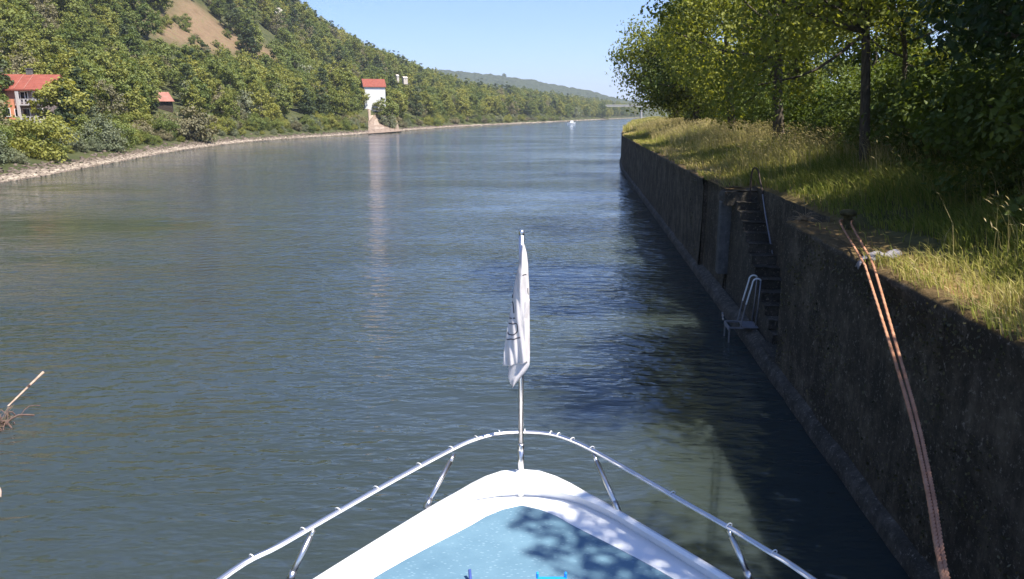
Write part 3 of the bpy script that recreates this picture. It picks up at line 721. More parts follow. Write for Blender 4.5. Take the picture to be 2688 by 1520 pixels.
# ------------------------------------------------------------------ plants
def leaf_quads(C, size, rng, outward=None, ob=.8, up=.5, aspect=.72):
    n = len(C); N = rng.normal(size=(n, 3))
    if outward is not None: N = N*.7 + outward*ob
    N[:, 2] += up
    N /= np.linalg.norm(N, axis=1)[:, None]+1e-9
    r = rng.normal(size=(n, 3)); u = np.cross(N, r); u /= np.linalg.norm(u, axis=1)[:, None]+1e-9; v = np.cross(N, u)
    L = (size*rng.uniform(.7, 1.3, n))[:, None]; Wd = L*aspect
    V = np.stack([C-u*L*.5, C+v*Wd*.5-u*L*.06+N*L*.08, C+u*L*.5, C-v*Wd*.5-u*L*.06+N*L*.08], 1).reshape(-1, 3)
    return V, np.arange(4*n).reshape(n, 4)
def crown_data(seed, Rr, H, z0, ncl, npc, size, clr=.24, flat=.72, taper=.5, shell=.45):
    """clump centres spread through an uneven crown, leaves round each; returns verts, faces, tints, centres"""
    rng = np.random.default_rng(seed)
    d = rng.normal(size=(ncl, 3)); d /= np.linalg.norm(d, axis=1)[:, None]
    rad = (shell+(1-shell)*rng.random(ncl)**.6)*(1+.22*np.sin(d[:, 0]*3+seed)+.18*np.sin(d[:, 1]*4+seed*2)*1)
    C = d*rad[:, None]*[1, 1, 1]
    zc = z0+(H-z0)*.45
    hh = np.where(C[:, 2] > 0, H-zc, zc-z0)
    wid = 1-taper*np.clip(C[:, 2], 0, 1)**1.5
    C = np.stack([C[:, 0]*Rr*wid, C[:, 1]*Rr*wid, zc+C[:, 2]*hh], 1)
    V = []; tint = []; O = []
    k = np.repeat(np.arange(ncl), npc)
    cs = Rr*clr*rng.uniform(.7, 1.35, ncl)
    g = rng.normal(size=(len(k), 3))*.5; gl = np.linalg.norm(g, axis=1)[:, None]; g = g/np.maximum(gl, 1e-6)*np.minimum(gl, 1.1)
    pts = C[k]+g*cs[k][:, None]*[1, 1, flat]
    outw = (pts-[0, 0, zc]); outw /= np.linalg.norm(outw, axis=1)[:, None]+1e-6
    outw = outw*.6 + g/np.maximum(gl, 1e-6)*.6
    V, F = leaf_quads(pts, size, rng, outw)
    t = np.clip(rng.uniform(0, 1, ncl)[k]*.75 + rng.uniform(0, .25, len(k)), 0, 1)
    return V, F, np.repeat(t, 4), C
def trunk_mesh(name, seed, h, r, C, nlimb, mat, zfork=.35, sides=9, lean=0.):
    rng = np.random.default_rng(seed+99); mb = MB()
    top = h*.86
    zs = np.linspace(-.4, top, 12)
    px = np.cumsum(rng.normal(0, .06*h/12, 12))+lean*zs; py = np.cumsum(rng.normal(0, .06*h/12, 12)); px -= px[0]; py -= py[0]
    rr = r*np.interp(zs/top, [-.1, 0, .06, .4, 1], [1.7, 1.35, 1.05, .72, .16])
    path = np.stack([px, py, zs], 1); mb.tube(path, rr, sides)
    sel = rng.permutation(len(C))[:nlimb]
    for i in sel:
        c = C[i]; zb = np.clip(c[2]-rng.uniform(.25, .5)*np.hypot(c[0], c[1])-.5, h*zfork*.8, top*.9)
        b = np.array([np.interp(zb, zs, px), np.interp(zb, zs, py), zb]); m = b*.5+c*.5+np.array([0, 0, -.06*np.linalg.norm(c-b)])+rng.normal(0, .15, 3)
        q = spline([b, m, c], 7); r0 = np.interp(zb, zs, rr)*.5
        mb.tube(q, np.linspace(r0, .02+r*.04, 7), 5, False)
    return mb.mesh(name, mat, True)
def crown_mesh(name, data, mat): return mesh(name, data[0], [data[1]], mat, {'tint': data[2]})
def plant(name, label, cat, loc, rz, sc, trunk, crown, group=None, hide=None):
    t = thing(name, label, cat, loc, rz, group); t.scale = (sc, sc, sc) if np.isscalar(sc) else sc
    if trunk: obj('trunk', trunk, t)
    obj('crown', crown, t); return t

# prototypes for the far bank (unit: metres, height about 11)
protos = {}
def far_proto(key, seed, mat, Rr, H, z0, ncl, npc, size, **kw):
    d = crown_data(seed, Rr, H, z0, ncl, npc, size, **kw)
    protos.setdefault(key, []).append((trunk_mesh('trunk', seed, H, .22, d[3], 6, M['bark_far'], sides=6), crown_mesh('crown', d, M[mat]), Rr, H))
for k in range(3): far_proto('olive', 100+k, 'leaf_olive', 4.3, 11+k*.7, 1.2, 75, 34, .62)
for k in range(3): far_proto('green', 110+k, 'leaf_green', 4.1, 11.5+k, 1.4, 75, 34, .62)
for k in range(2): far_proto('dark', 120+k, 'leaf_dark', 3.4, 12+k, 1.5, 70, 32, .60, taper=.8, flat=.5)
far_proto('grey', 130, 'leaf_grey', 3.9, 10, .8, 75, 34, .55)
for k in range(2): far_proto('brown', 140+k, 'leaf_brown', 3.6, 9.5+k, 1., 55, 26, .50)
shrubs = {}
def shrub_proto(key, seed, mat, Rr, H, **kw):
    d = crown_data(seed, Rr, H, -.35, 50, 75, .27, clr=.30, taper=.25, **kw)
    mb = MB(); rg = np.random.default_rng(seed)
    for i in range(6):
        c = d[3][i]; mb.tube(spline([(0, 0, -.3), (c[0]*.3, c[1]*.3, c[2]*.5), tuple(c)], 5), [.07, .06, .05, .03, .02], 4, False)
    shrubs.setdefault(key, []).append((mb.mesh('stems', M['bark_far']), crown_mesh('foliage', d, M[mat]), Rr, H))
for k in range(2): shrub_proto('olive', 200+k, 'leaf_olive', 2.6, 3.6+k*.6)
for k in range(2): shrub_proto('green', 210+k, 'leaf_green', 2.6, 3.8)
shrub_proto('grey', 220, 'leaf_grey', 2.7, 4.0); shrub_proto('brown', 230, 'leaf_brown', 2.4, 3.2)

# houses of the far bank come first, as plants keep clear of what the photograph shows of them
KEEP = [(9, 79, 45, 119, 150), (363, 80, 382, 107, 345), (382, 80, 389, 90, 345), (160, 92.5, 176, 106, 215), (369, 114, 393, 133, 318), (396, 71, 403, 77, 470), (402, 74, 411, 79, 470), (268, 10, 281, 26, 420)]

def gable(mb, L, Wd, z0, rise, over):
    x = L/2+over; y = Wd/2+over; e = z0-over*rise/(Wd/2)
    V = [(-x, -y, e), (x, -y, e), (x, 0, z0+rise), (-x, 0, z0+rise), (x, y, e), (-x, y, e)]
    V2 = [(a, b, c-.22) for a, b, c in V]
    mb.add(V+V2, [[0, 1, 2, 3], [3, 2, 4, 5], [6, 9, 8, 7], [9, 11, 10, 8], [0, 6, 7, 1], [5, 4, 10, 11], [0, 3, 9, 6], [3, 5, 11, 9], [1, 7, 8, 2], [2, 8, 10, 4]])
def body(mb, L, Wd, h, rise):
    x, y = L/2, Wd/2
    mb.add([(-x, -y, -4), (x, -y, -4), (x, y, -4), (-x, y, -4), (-x, -y, h), (x, -y, h), (x, y, h), (-x, y, h), (x, 0, h+rise), (-x, 0, h+rise)],
           [[0, 1, 5, 4], [2, 3, 7, 6], [1, 2, 6, 8, 5], [3, 0, 4, 9, 7]])
def window(parent, x, y, z, wd, ht, ny=-1, axis='y', frame='white_paint'):
    mb = MB()
    dim = (wd, .10, .10) if axis == 'y' else (.10, wd, .10); dv = (.10, .10, ht-.2)
    off_ = (0, 0) 
    for zz in (z-ht/2+.05, z+ht/2-.05): mb.box((x, y, zz), dim)
    for s_ in (-1, 1):
        dx = s_*(wd/2-.05)
        mb.box((x+dx, y, z) if axis == 'y' else (x, y+dx, z), dv)
    f = obj('window', mb.mesh('window', M[frame]), parent)
    mb = MB(); mb.box((x, y+.02*(-ny), z) if axis == 'y' else (x-.02*ny, y, z), (wd-.2, .04, ht-.2) if axis == 'y' else (.04, wd-.2, ht-.2)); obj('pane', mb.mesh('pane', M['glass']), f)
    return f
# apartment house with the red roof at the left edge
ap = thing('apartment_house', 'three storey apartment house with long red tiled roof and white balconies among trees', 'house', (-85.4, 142, 5.6), R(12))
mb = MB(); body(mb, 9.6, 9, 6.2, 2.2); mb.V = [v-[3.95, 0, 0] for v in mb.V]; obj('wall', mb.mesh('wall', M['shade_render']), ap)
mb = MB(); gable(mb, 9.6, 9, 6.2, 2.3, 1.0); mb.V = [v-[3.95, 0, 0] for v in mb.V]; rf = obj('roof', mb.mesh('roof', M['red_tile']), ap)
for cx in (-8.2, -3.3):
    mb = MB(); mb.box((cx, .2, 8.8), (.9, .8, 1.3)); mb.box((cx, .2, 9.5), (1.05, .95, .14)); obj('chimney', mb.mesh('chimney', M['pale_concrete']), rf)
for cx in (-4.2, -2.6):
    mb = MB(); mb.add([(cx, -5.45, 5.75), (cx+.12, -5.45, 5.75), (cx+.12, -.1, 8.45), (cx, -.1, 8.45)], [[0, 1, 2, 3]]); o = obj('roof_seam', mb.mesh('roof_seam', M['pale_tile']), rf); o.location.z = .06
mb = MB(); mb.box((-5.1, -5.6, .9), (1.7, 2.6, 6.2)); an = obj('stair_wing', mb.mesh('stair_wing', M['orange_wall']), ap)
window(ap, -4.22, -5.7, 1.6, 1.1, 1.4, 1, 'x')
window(ap, -5.1, -6.92, 1.7, 1.0, 1.5)
for z in (.0, 3.0):
    mb = MB(); mb.box((-2.3, -5.25, z), (3.6, 1.5, .22)); bl = obj('balcony', mb.mesh('balcony', M['balcony_paint']), ap)
    mb = MB(); mb.box((-2.3, -5.95, z+1.0), (3.6, .08, .08)); obj('top_rail', mb.mesh('top_rail', M['balcony_paint']), bl)
    for k in range(6):
        mb = MB(); mb.box((-3.9+k*.64, -5.95, z+.55), (.30, .06, .85)); obj('baluster', mb.mesh('baluster', M['balcony_paint']), bl)
    for cx in (-3.0, -.9): window(ap, cx, -4.53, z+1.4, 1.3, 2.0)
mb = MB(); mb.box((-3.6, -5.95, 1.6), (.42, .42, 7.4)); obj('balcony_post', mb.mesh('balcony_post', M['balcony_paint']), ap)
for cx in (-6.6, -3.4, -1.1):
    window(ap, cx, -4.53, 4.6, 1.2, 1.4)
# white house behind the slipway
wh = thing('white_house', 'tall white house with steep red roof above the paved slipway', 'house', (-60.0, 332, 11.6), R(20)); wh.scale = (.86, .86, .86)
mb = MB(); body(mb, 10.5, 7, 8.4, 3.4); obj('wall', mb.mesh('wall', M['white_wall']), wh)
mb = MB(); gable(mb, 10.5, 7, 8.4, 3.4, .5); obj('roof', mb.mesh('roof', M['red_tile']), wh)
for cx in (-3.4, 3.2):
    for z in (2.3,): window(wh, cx, -3.53, z, 1.1, 1.4)
for cy in (-1.3, 1.3):
    for z in (2.4, 5.8): window(wh, 5.28, cy, z, 1., 1.3, 1, 'x')
window(wh, 5.28, 0, 9.0, .9, 1.1, 1, 'x')
# small red roof of a shed
sh = thing('garden_shed', 'small brown shed with faded red hipped roof half sunk in the trees', 'shed', (-91.0, 200, 8.6), R(20))
mb = MB(); mb.box((0, 0, 0), (3.6, 3.2, 4.)); obj('wall', mb.mesh('wall', M['dark_wood']), sh)
mb = MB(); mb.add([(-2.3, -2.1, 1.6), (2.3, -2.1, 1.6), (2.3, 2.1, 1.6), (-2.3, 2.1, 1.6), (-1.1, 0, 4.0), (1.1, 0, 4.0)], [[0, 1, 5, 4], [1, 2, 5], [2, 3, 4, 5], [3, 0, 4], [3, 2, 1, 0]]); obj('roof', mb.mesh('roof', M['pale_tile']), sh)
mb = MB(); mb.box((0, -1.62, .2), (.9, .06, 1.9)); obj('door', mb.mesh('door', M['dark_wood']), sh)
# houses up on the hill, a few pixels each
for (px_, py_, D_, wd, lab) in ((399.5, 74, 455, 2.2, 'narrow cream house gable high among the hill trees'), (407, 76, 462, 4.2, 'low cream house behind treetops on the hill shoulder, beside the narrow gable'),):
    X_ = (px_-512)/FPX*D_; Y_ = (D_)/cp*.99; Z_ = 7+(114-py_)/FPX*cp*D_
    hh = thing('hill_house', lab, 'house', (X_, Y_, Z_-3.6), R(30)); hh.scale = (.62, .62, .45)
    mb = MB(); body(mb, wd, 4.5, 4.6, 1.6); obj('wall', mb.mesh('wall', M['cream']), hh)
    mb = MB(); gable(mb, wd, 4.5, 4.6, 1.7, .25); obj('roof', mb.mesh('roof', M['cream']), hh)
    window(hh, 0, -2.28, 2.4, .9, 1.2); window(hh, wd/2+.03, 0, 2.4, .9, 1.2, 1, 'x')

# paved slipway with its blocks
sw = thing('slipway', 'brown paved slipway running down to the water below the white house', 'slipway', tuple(at(384, 132, 0)))
swl = np.array(sw.location)
SC = [np.array(v) for v in (at(369, 133.7, 0), at(400, 131.3, 0), at(390, 115.2, 6.3), at(368.5, 115.4, 6.3))]
def ground_at(x, y):
    dd = (SHD[:, 0]-x)**2+(SHD[:, 1]-y)**2; i = int(np.argmin(dd)); v = SHN[i]; s_ = (x-SHD[i, 0])*v[0]+(y-SHD[i, 1])*v[1]; return float(hz(SHD[i, 1], s_))
def swp(a, b, dz=0.):   # a across 0..1, b up the slope 0..1
    q = (SC[0]*(1-a)+SC[1]*a)*(1-b)+(SC[3]*(1-a)+SC[2]*a)*b; q[2] = max(ground_at(q[0], q[1]), .02)+.25+dz; return q-swl
mb = MB(); mb.grid([[swp(a, b, -.04-2*(c)) for a, c in ((-.03, 1), (-.02, 0), (.25, 0), (.5, 0), (.75, 0), (1.02, 0), (1.03, 1))] for b in np.linspace(-.06, 1.02, 12)]); obj('ramp', mb.mesh('ramp', M['brick']), sw)
rg = np.random.default_rng(3)
for i in range(10):
    for j in range(6):
        b0, b1, a0, a1 = i/10+.006, (i+1)/10-.006, j/6+.006, (j+1)/6-.006; h_ = rg.uniform(.0, .10)
        c = [swp(a, b, h_) for a, b in ((a0, b0), (a1, b0), (a1, b1), (a0, b1))]; lo = [q-[0, 0, .25] for q in c]
        mb = MB(); mb.add(c+lo, [[0, 1, 2, 3], [0, 4, 5, 1], [1, 5, 6, 2], [2, 6, 7, 3], [3, 7, 4, 0]]); obj('paving_slab', mb.mesh('paving_slab', M['brick' if rg.random() < .6 else 'brick_pale']), sw)
# limestone outcrop on the hill
best = None
gt, gs = np.meshgrid(np.arange(200, 560, 4.), np.arange(60, 240, 3.), indexing='ij'); Wg = to_world(gt, gs); pxg, pyg, Dg = project(Wg)
e = (pxg-274)**2+(pyg-21)**2; e[Dg < 100] = 1e9; k = np.unravel_index(np.argmin(e+Dg*.01), e.shape); oc = Wg[k]; OCD = float(Dg[k])
mb = MB(); rg = np.random.default_rng(17)
for i in range(9):
    a = rg.uniform(-2.5, 2.5); hh_ = rg.uniform(4, 9); mb.box((a+i*.2, rg.uniform(-1, 2), hh_*.35), (rg.uniform(2, 4), rg.uniform(2, 4), hh_), rg.uniform(0, 3), .5, rg, .6)
oc_o = obj('rock_outcrop', mb.mesh('rock_outcrop', M['limestone']), None, tuple(oc)); tag(oc_o, 'pale limestone crag sticking out of the hillside trees', 'rock')

# far bank trees: candidates on a jittered grid, then ranked by how large they show
rg = np.random.default_rng(77)
cand = []
def add_row(t0, t1, dt, s0, s1, kinds, wts, smin, smax, shrub=False):
    for t in np.arange(t0, t1, dt):
        tj = t+rg.uniform(-.45, .45)*dt; s = rg.uniform(s0, s1)
        k = rg.choice(kinds, p=wts); cand.append((tj, s, str(k), rg.uniform(smin, smax), shrub))
for t0, t1, st_ in ((20, 330, 7.2), (330, 760, 9.5), (760, 1500, 14.)):
    for s in np.arange(14 if t0 < 700 else 10, 262 if t0 < 600 else 100, 7.6 if t0 < 330 else 9.5):
        mixw = [.42, .30, .10, .05, .13] if s < 60 else [.33, .34, .17, .02, .14]
        add_row(t0, t1, st_, s-3.4, s+3.4, ['olive', 'green', 'dark', 'grey', 'brown'], mixw, (.62 if s < 24 else .78)*(1 if t0 < 300 else 1.25), (1.0 if s < 24 else 1.12)*(1 if t0 < 300 else (1.25 if t0 < 700 else 1.5)))
add_row(30, 330, 3.0, 6.0, 12, ['olive', 'green', 'grey', 'brown'], [.4, .27, .2, .13], .45, 1.15, True)
add_row(330, 760, 5.0, 4.0, 10, ['olive', 'green', 'grey', 'brown'], [.4, .27, .2, .13], .6, 1.2, True)
add_row(40, 330, 5.0, 4.2, 6.5, ['olive', 'green', 'grey'], [.45, .3, .25], .25, .55, True)
info = []
for (t, s, k, sc, sb) in cand:
    P0 = to_world(t, s); pl = (shrubs if sb else protos)[k]; v = int(rg.integers(len(pl))); Rr, H = pl[v][2]*sc, pl[v][3]*sc
    x, y, d = (float(q) for q in project(P0+[0, 0, H*.5])); 
    if d < 20 or x < -90 or x > 700: continue
    xb, yb, db = (float(q) for q in project(P0)); xt, yt, _ = (float(q) for q in project(P0+[0, 0, H]))
    if s > 60 and any(inpoly(np.array(a), np.array(b), PATCH) for a, b in ((xb, yb), (x, y), (xt, yt*.6+y*.4))):
        if rg.random() < .5:
            sb = True; k = {'dark': 'green'}.get(k, k); sc = float(rg.uniform(.45, 1.15)); pl = shrubs[k]; v = int(rg.integers(len(pl))); Rr, H = pl[v][2]*sc, pl[v][3]*sc
        else: continue
    rpx = Rr/d*FPX; hit = False
    for (x0, y0, x1, y1, Dk) in KEEP:
        if d < Dk+10 and x+rpx*.9 > x0 and x-rpx*.9 < x1 and yt < y1-1 and yb > y0 and xb-rpx*.9 < x1: hit = True
    if hit:
        # only low growth stands between the river and these buildings
        if sb and sc > .3: sc = .28
        else: continue
        xt, yt, _ = (float(q) for q in project(P0+[0, 0, pl[v][3]*sc]))
        if any(d < Dk+10 and x+rpx*.3 > x0 and x-rpx*.3 < x1 and yt < y1-2 for (x0, y0, x1, y1, Dk) in KEEP): continue
    if 169 < t < 190 and s < 15: continue
    info.append(dict(t=t, s=s, k=k, v=v, sc=sc, sb=sb, P=P0, d=d, x=x, y=y, r=rpx, h=abs(yb-yt)/2))
buf = np.zeros((300, 400), bool); info.sort(key=lambda q: q['d'])
gy, gx = np.mgrid[0:300, 0:400]; gx = gx*2.-90; gy = gy*1.-60
for q in info:
    i0, i1_ = int(max(0, (q['x']-q['r']+90)/2)), int(min(400, (q['x']+q['r']+90)/2+1)); j0, j1 = int(max(0, q['y']-q['h']+60)), int(min(300, q['y']+q['h']+61))
    if i1_ <= i0 or j1 <= j0: q['vis'] = 0; continue
    g = ((gx[j0:j1, i0:i1_]-q['x'])/max(q['r'], .5))**2+((gy[j0:j1, i0:i1_]-q['y'])/max(q['h'], .5))**2 <= 1
    inside = g & (gx[j0:j1, i0:i1_] > -2) & (gy[j0:j1, i0:i1_] > -2)
    q['vis'] = int((inside & ~buf[j0:j1, i0:i1_]).sum()); buf[j0:j1, i0:i1_] |= g
trees = sorted([q for q in info if not q['sb']], key=lambda q: -q['vis'])
shr = sorted([q for q in info if q['sb']], key=lambda q: -q['vis'])
TL = {'olive': ('broadleaf_tree', 'olive green tree', 'olive green trees of the far bank wood'), 'green': ('broadleaf_tree', 'fresh green tree', 'fresh green trees of the far bank wood'),
      'dark': ('dark_tree', 'dark narrow tree', 'dark narrow trees of the far bank wood'), 'grey': ('willow_tree', 'grey green tree', 'grey green trees of the far bank wood'), 'brown': ('dry_tree', 'thin brownish tree', 'brownish trees of the far bank wood')}
NT = 270
def zone(q):
    x, s_, t_ = q['x'], q['s'], q['t']
    up = 'low by shore' if s_ < 24 else ('on lower slope' if s_ < 80 else 'high')
    if x < 60: w_ = 'round the apartment house'
    elif x < 150: w_ = 'between apartment house and shed'
    elif x < 215: w_ = 'above or beside the shed'
    elif x < 300: w_ = 'between shed and white house'
    elif x < 362: w_ = 'just left of the white house'
    elif x < 400: w_ = 'beside the white house'
    elif x < 470: w_ = 'just right of the slipway'
    elif x < 560: w_ = 'beyond the slipway'
    else: w_ = 'far upriver near the bridge'
    return up+' '+w_
cnt = {}
for q in sorted(trees[:NT], key=lambda q: q['x'])+sorted(shr[:190], key=lambda q: q['x']):
    kz = (q['sb'], q['k'], zone(q)); cnt[kz] = cnt.get(kz, 0)+1; q['n'] = cnt[kz]
WORDS = ['', 'first', 'second', 'third', 'fourth', 'fifth', 'sixth', 'seventh', 'eighth', 'ninth', 'tenth', 'eleventh', 'twelfth', 'thirteenth', 'fourteenth', 'fifteenth', 'sixteenth', 'seventeenth', 'eighteenth', 'nineteenth', 'twentieth'] + ['twenty-'+q for q in ('first', 'second', 'third', 'fourth', 'fifth', 'sixth', 'seventh', 'eighth', 'ninth')]+['thirtieth']*30
def nth(q): return '' if cnt[(q['sb'], q['k'], zone(q))] == 1 else ', %s from left,' % WORDS[q['n']]
for q in trees[:NT]:
    tr, cr, _, _ = protos[q['k']][q['v']]; nm, la, gr = TL[q['k']]
    zn = zone(q); plant(nm, la+nth(q)+' '+zn, 'tree', tuple(q['P']), float(rg.uniform(0, 6.28)), q['sc'], tr if q['d'] < 420 else None, cr, gr.split(' of the')[0]+' '+zn)
SL = {'olive': 'olive green shrub', 'green': 'fresh green shrub', 'grey': 'pale grey green shrub', 'brown': 'brownish thin shrub'}
for q in shr[:190]:
    stm, fo, _, _ = shrubs[q['k']][q['v']]
    t = thing('bank_shrub', SL[q['k']]+nth(q)+' '+zone(q), 'shrub', tuple(q['P']), float(rg.uniform(0, 6.28)), SL[q['k']]+'s '+zone(q)); t.scale = (q['sc'],)*3
    obj('foliage', fo, t)
    if q['d'] < 200: obj('stems', stm, t)
# single trees that frame the houses
for (px_, dist_, key, sc, lab) in ((61, 127, 'olive', .86, 'full olive tree covering the right half of the apartment house front'), (-10, 126, 'green', .8, 'green tree at the left picture edge covering the end of the apartment house'),
                                   (390, 317, 'green', 1.12, 'wide dark green tree hiding the right end of the white house'), (352, 322, 'green', 1.15, 'green tree touching the left corner of the white house'), (376, 321, 'olive', .50, 'low olive tree in front of the white house wall above the slipway'), (360, 317, 'olive', .72, 'olive tree covering the lower left corner of the white house'), (52, 112, 'olive', .42, 'low yellow green tree below the balconies of the apartment house')):
    x_ = (px_-512)/FPX*dist_; y_ = dist_/cp; tr, cr, _, _ = protos[key][0]
    plant('broadleaf_tree', lab, 'tree', (x_, y_, ground_at(x_, y_)), .7, (sc*1.15, sc*1.15, sc), tr, cr)
# landmark shrubs of the shore
for (px_, py_, key, sc, lab) in ((322, 378, 'grey', 1.25, 'round pale grey willow bush by the left shore, biggest of the silvery bushes'), (528, 352, 'brown', 2.2, 'big round grey-brown bush at the bend of the left shore'),
                                 (1014, 322, 'grey', 1.5, 'silvery round bush right of the slipway'), (225, 372, 'green', 1.2, 'fresh green bush left of the pale grey willow bush'), (130, 400, 'olive', 1.5, 'bright yellow green bush near the left end of the shore')):
    v = atd(px_, py_, 1.2); dd = np.hypot(SHD[:, 0]-v.x, SHD[:, 1]-v.y); t_ = SHD[int(np.argmin(dd)), 1]; Pw = to_world(t_, 5.5)
    stm, fo, _, _ = shrubs[key][0]; t = thing('landmark_bush', lab, 'bush', tuple(Pw), .4, None); t.scale = (sc,)*3; obj('foliage', fo, t); obj('stems', stm, t)
# the rest of the wood: one mass of the same crowns, placed by geometry nodes
rest = trees[NT:]
pc_ = bpy.data.collections.new('wood_crowns'); order = []
for k in sorted(protos):
    for i, pr in enumerate(protos[k]):
        o = bpy.data.objects.new('wood_crown_%02d' % len(order), pr[1]); pc_.objects.link(o); order.append((k, i))
me = bpy.data.meshes.new('hillside_wood'); me.vertices.add(len(rest)); me.vertices.foreach_set('co', np.array([q['P'] for q in rest], np.float32).ravel())
for nm_, ty, vals in (('pick', 'INT', [order.index((q['k'], q['v'])) for q in rest]), ('size', 'FLOAT', [q['sc'] for q in rest]), ('turn', 'FLOAT', list(rg.uniform(0, 6.28, len(rest))))):
    a_ = me.attributes.new(nm_, ty, 'POINT'); a_.data.foreach_set('value', vals)
wood = obj('hillside_wood', me); tag(wood, 'close wood of small trees covering the hillside', None, None, 'stuff')
gt_ = bpy.data.node_groups.new('wood_nodes', 'GeometryNodeTree')
gt_.interface.new_socket('Geometry', in_out='INPUT', socket_type='NodeSocketGeometry'); gt_.interface.new_socket('Geometry', in_out='OUTPUT', socket_type='NodeSocketGeometry')
N_ = gt_.nodes; Lk = gt_.links.new
gi, go = N_.new('NodeGroupInput'), N_.new('NodeGroupOutput'); ip = N_.new('GeometryNodeInstanceOnPoints'); ci = N_.new('GeometryNodeCollectionInfo')
ci.inputs['Collection'].default_value = pc_; ci.inputs['Separate Children'].default_value = True; ci.inputs['Reset Children'].default_value = True
def na(nm_, ty):
    n = N_.new('GeometryNodeInputNamedAttribute'); n.data_type = ty; n.inputs[0].default_value = nm_; return n.outputs[0]
cx = N_.new('ShaderNodeCombineXYZ'); Lk(na('turn', 'FLOAT'), cx.inputs[2]); er = N_.new('FunctionNodeEulerToRotation'); Lk(cx.outputs[0], er.inputs[0])
Lk(gi.outputs[0], ip.inputs['Points']); Lk(ci.outputs[0], ip.inputs['Instance']); ip.inputs['Pick Instance'].default_value = True
Lk(na('pick', 'INT'), ip.inputs['Instance Index']); Lk(er.outputs[0], ip.inputs['Rotation']); Lk(na('size', 'FLOAT'), ip.inputs['Scale']); Lk(ip.outputs[0], go.inputs[0])
mod = wood.modifiers.new('wood', 'NODES'); mod.node_group = gt_
# one tall tree on the far skyline
X_ = (504.5-512)/FPX*2500
far_t = plant('skyline_tree', 'lone tree standing above the far hill skyline', 'tree', (X_, 2560, 122), 0, (2.2, 2.2, 1.5), None, protos['green'][0][1])

# stones of the shore
rg = np.random.default_rng(8)
phi = (1+5**.5)/2
ico = np.array([(-1, phi, 0), (1, phi, 0), (-1, -phi, 0), (1, -phi, 0), (0, -1, phi), (0, 1, phi), (0, -1, -phi), (0, 1, -phi), (phi, 0, -1), (phi, 0, 1), (-phi, 0, -1), (-phi, 0, 1)])/1.9
icf = np.array([(0, 11, 5), (0, 5, 1), (0, 1, 7), (0, 7, 10), (0, 10, 11), (1, 5, 9), (5, 11, 4), (11, 10, 2), (10, 7, 6), (7, 1, 8), (3, 9, 4), (3, 4, 2), (3, 2, 6), (3, 6, 8), (3, 8, 9), (4, 9, 5), (2, 4, 11), (6, 2, 10), (8, 6, 7), (9, 8, 1)])
n = 9000
t = 30+(rg.random(n)**1.6)*420; s = np.abs(rg.normal(.7, 1.5, n))-.4; s = np.clip(s, -.4, 6.5)
Pc = to_world(t, s); size = rg.uniform(.10, .30, n)*(1+s*.05)*np.interp(t, [30, 120, 450], [.9, 1.1, 2.0])
V = Pc[:, None, :]+(ico[None]*rg.uniform(.6, 1.3, (n, 12, 1)))*size[:, None, None]*np.stack([rg.uniform(.8, 1.6, n), rg.uniform(.8, 1.6, n), np.full(n, .7)], 1)[:, None, :]
F = (icf[None]+(np.arange(n)*12)[:, None, None]).reshape(-1, 3)
tint = np.clip(np.interp(s, [-.4, .2, 1.4, 2.6, 6], [.35, .8, .55, .2, .1])+rg.normal(0, .15, n), 0, 1)
tag(obj('shore_stones', mesh('shore_stones', V.reshape(-1, 3), [F], M['stone'], {'tint': np.repeat(tint, 12)})), 'band of pale rubble stones along the left waterline', None, None, 'stuff')
# the same band further off, too small to tell stones apart
tq = np.arange(300, 1500, 6.)
P = [[to_world(t_, s_)+[0, 0, .12+.1*rg.random()] for s_ in (-.6, .2, .8, 1.3, 1.5+rg.random()*1.2)] for t_ in tq]
V = np.array(P).reshape(-1, 3)
o = MB().grid(P).obj('gravel_beach', M['stone']); a_ = o.data.attributes.new('tint', 'FLOAT', 'POINT'); a_.data.foreach_set('value', np.clip(rg.normal(.55, .3, len(V)), 0, 1).astype(np.float32)); tag(o, 'pale gravel beach along the far left shore', None, None, 'structure')

# near bank trees -------------------------------------------------
def bank_tree(label, Y, o, h, Rr, z0, seed, mat, ncl=150, npc=150, size=.20, r=.3, lean=0., limbs=26, group=None, clr=.20, rz=0., name='bank_tree', taper=.45):
    d = crown_data(seed, Rr, h, z0, ncl, npc, size, clr=clr, taper=taper, shell=.4)
    P0 = quay(Y, o, float(gz(Y, o))); 
    t = thing(name, label, 'tree', tuple(P0), rz, group)
    obj('trunk', trunk_mesh('trunk', seed, h, r, d[3]+[lean*h*.55, 0, 0], limbs, M['bark'], lean=lean), t); obj('crown', crown_mesh('crown', d, M[mat]), t, (lean*h*.55, 0, 0)); return t
bank_tree('broad leafy tree overhanging the far end of the quay, leftmost of the bank trees', 84, 7.5, 17, 8.4, .2, 301, 'leaf_bank', 110, 280, .30, .42, clr=.24)
bank_tree('smaller leafy tree behind the leftmost tree at the quay bend', 106, 7.5, 14, 7.0, .8, 302, 'leaf_bank', 70, 190, .32, .35, clr=.26)
bank_tree('leafy tree with pale knotted trunk, second trunk from the left in the meadow row', 60, 6.8, 16, 6.0, 2.6, 303, 'leaf_bank', 70, 280, .25, .30, -.09, clr=.26)
bank_tree('thick trunked tree with sunlit flank in the middle of the row', 43, 5.9, 17.0, 5.6, 2.8, 304, 'leaf_bank', 74, 300, .21, .29, -.10, clr=.26)
bank_tree('tall tree with a straight grey trunk nearest the steps', 27.0, 4.9, 16, 5.2, 2.8, 305, 'leaf_bank', 92, 300, .17, .17, -.13, clr=.26)
bank_tree('slim young tree between the straight grey trunk and the thick trunked tree', 34.0, 9.0, 14, 3.8, 3.4, 310, 'leaf_bank', 40, 260, .19, .13, -.10, clr=.28)
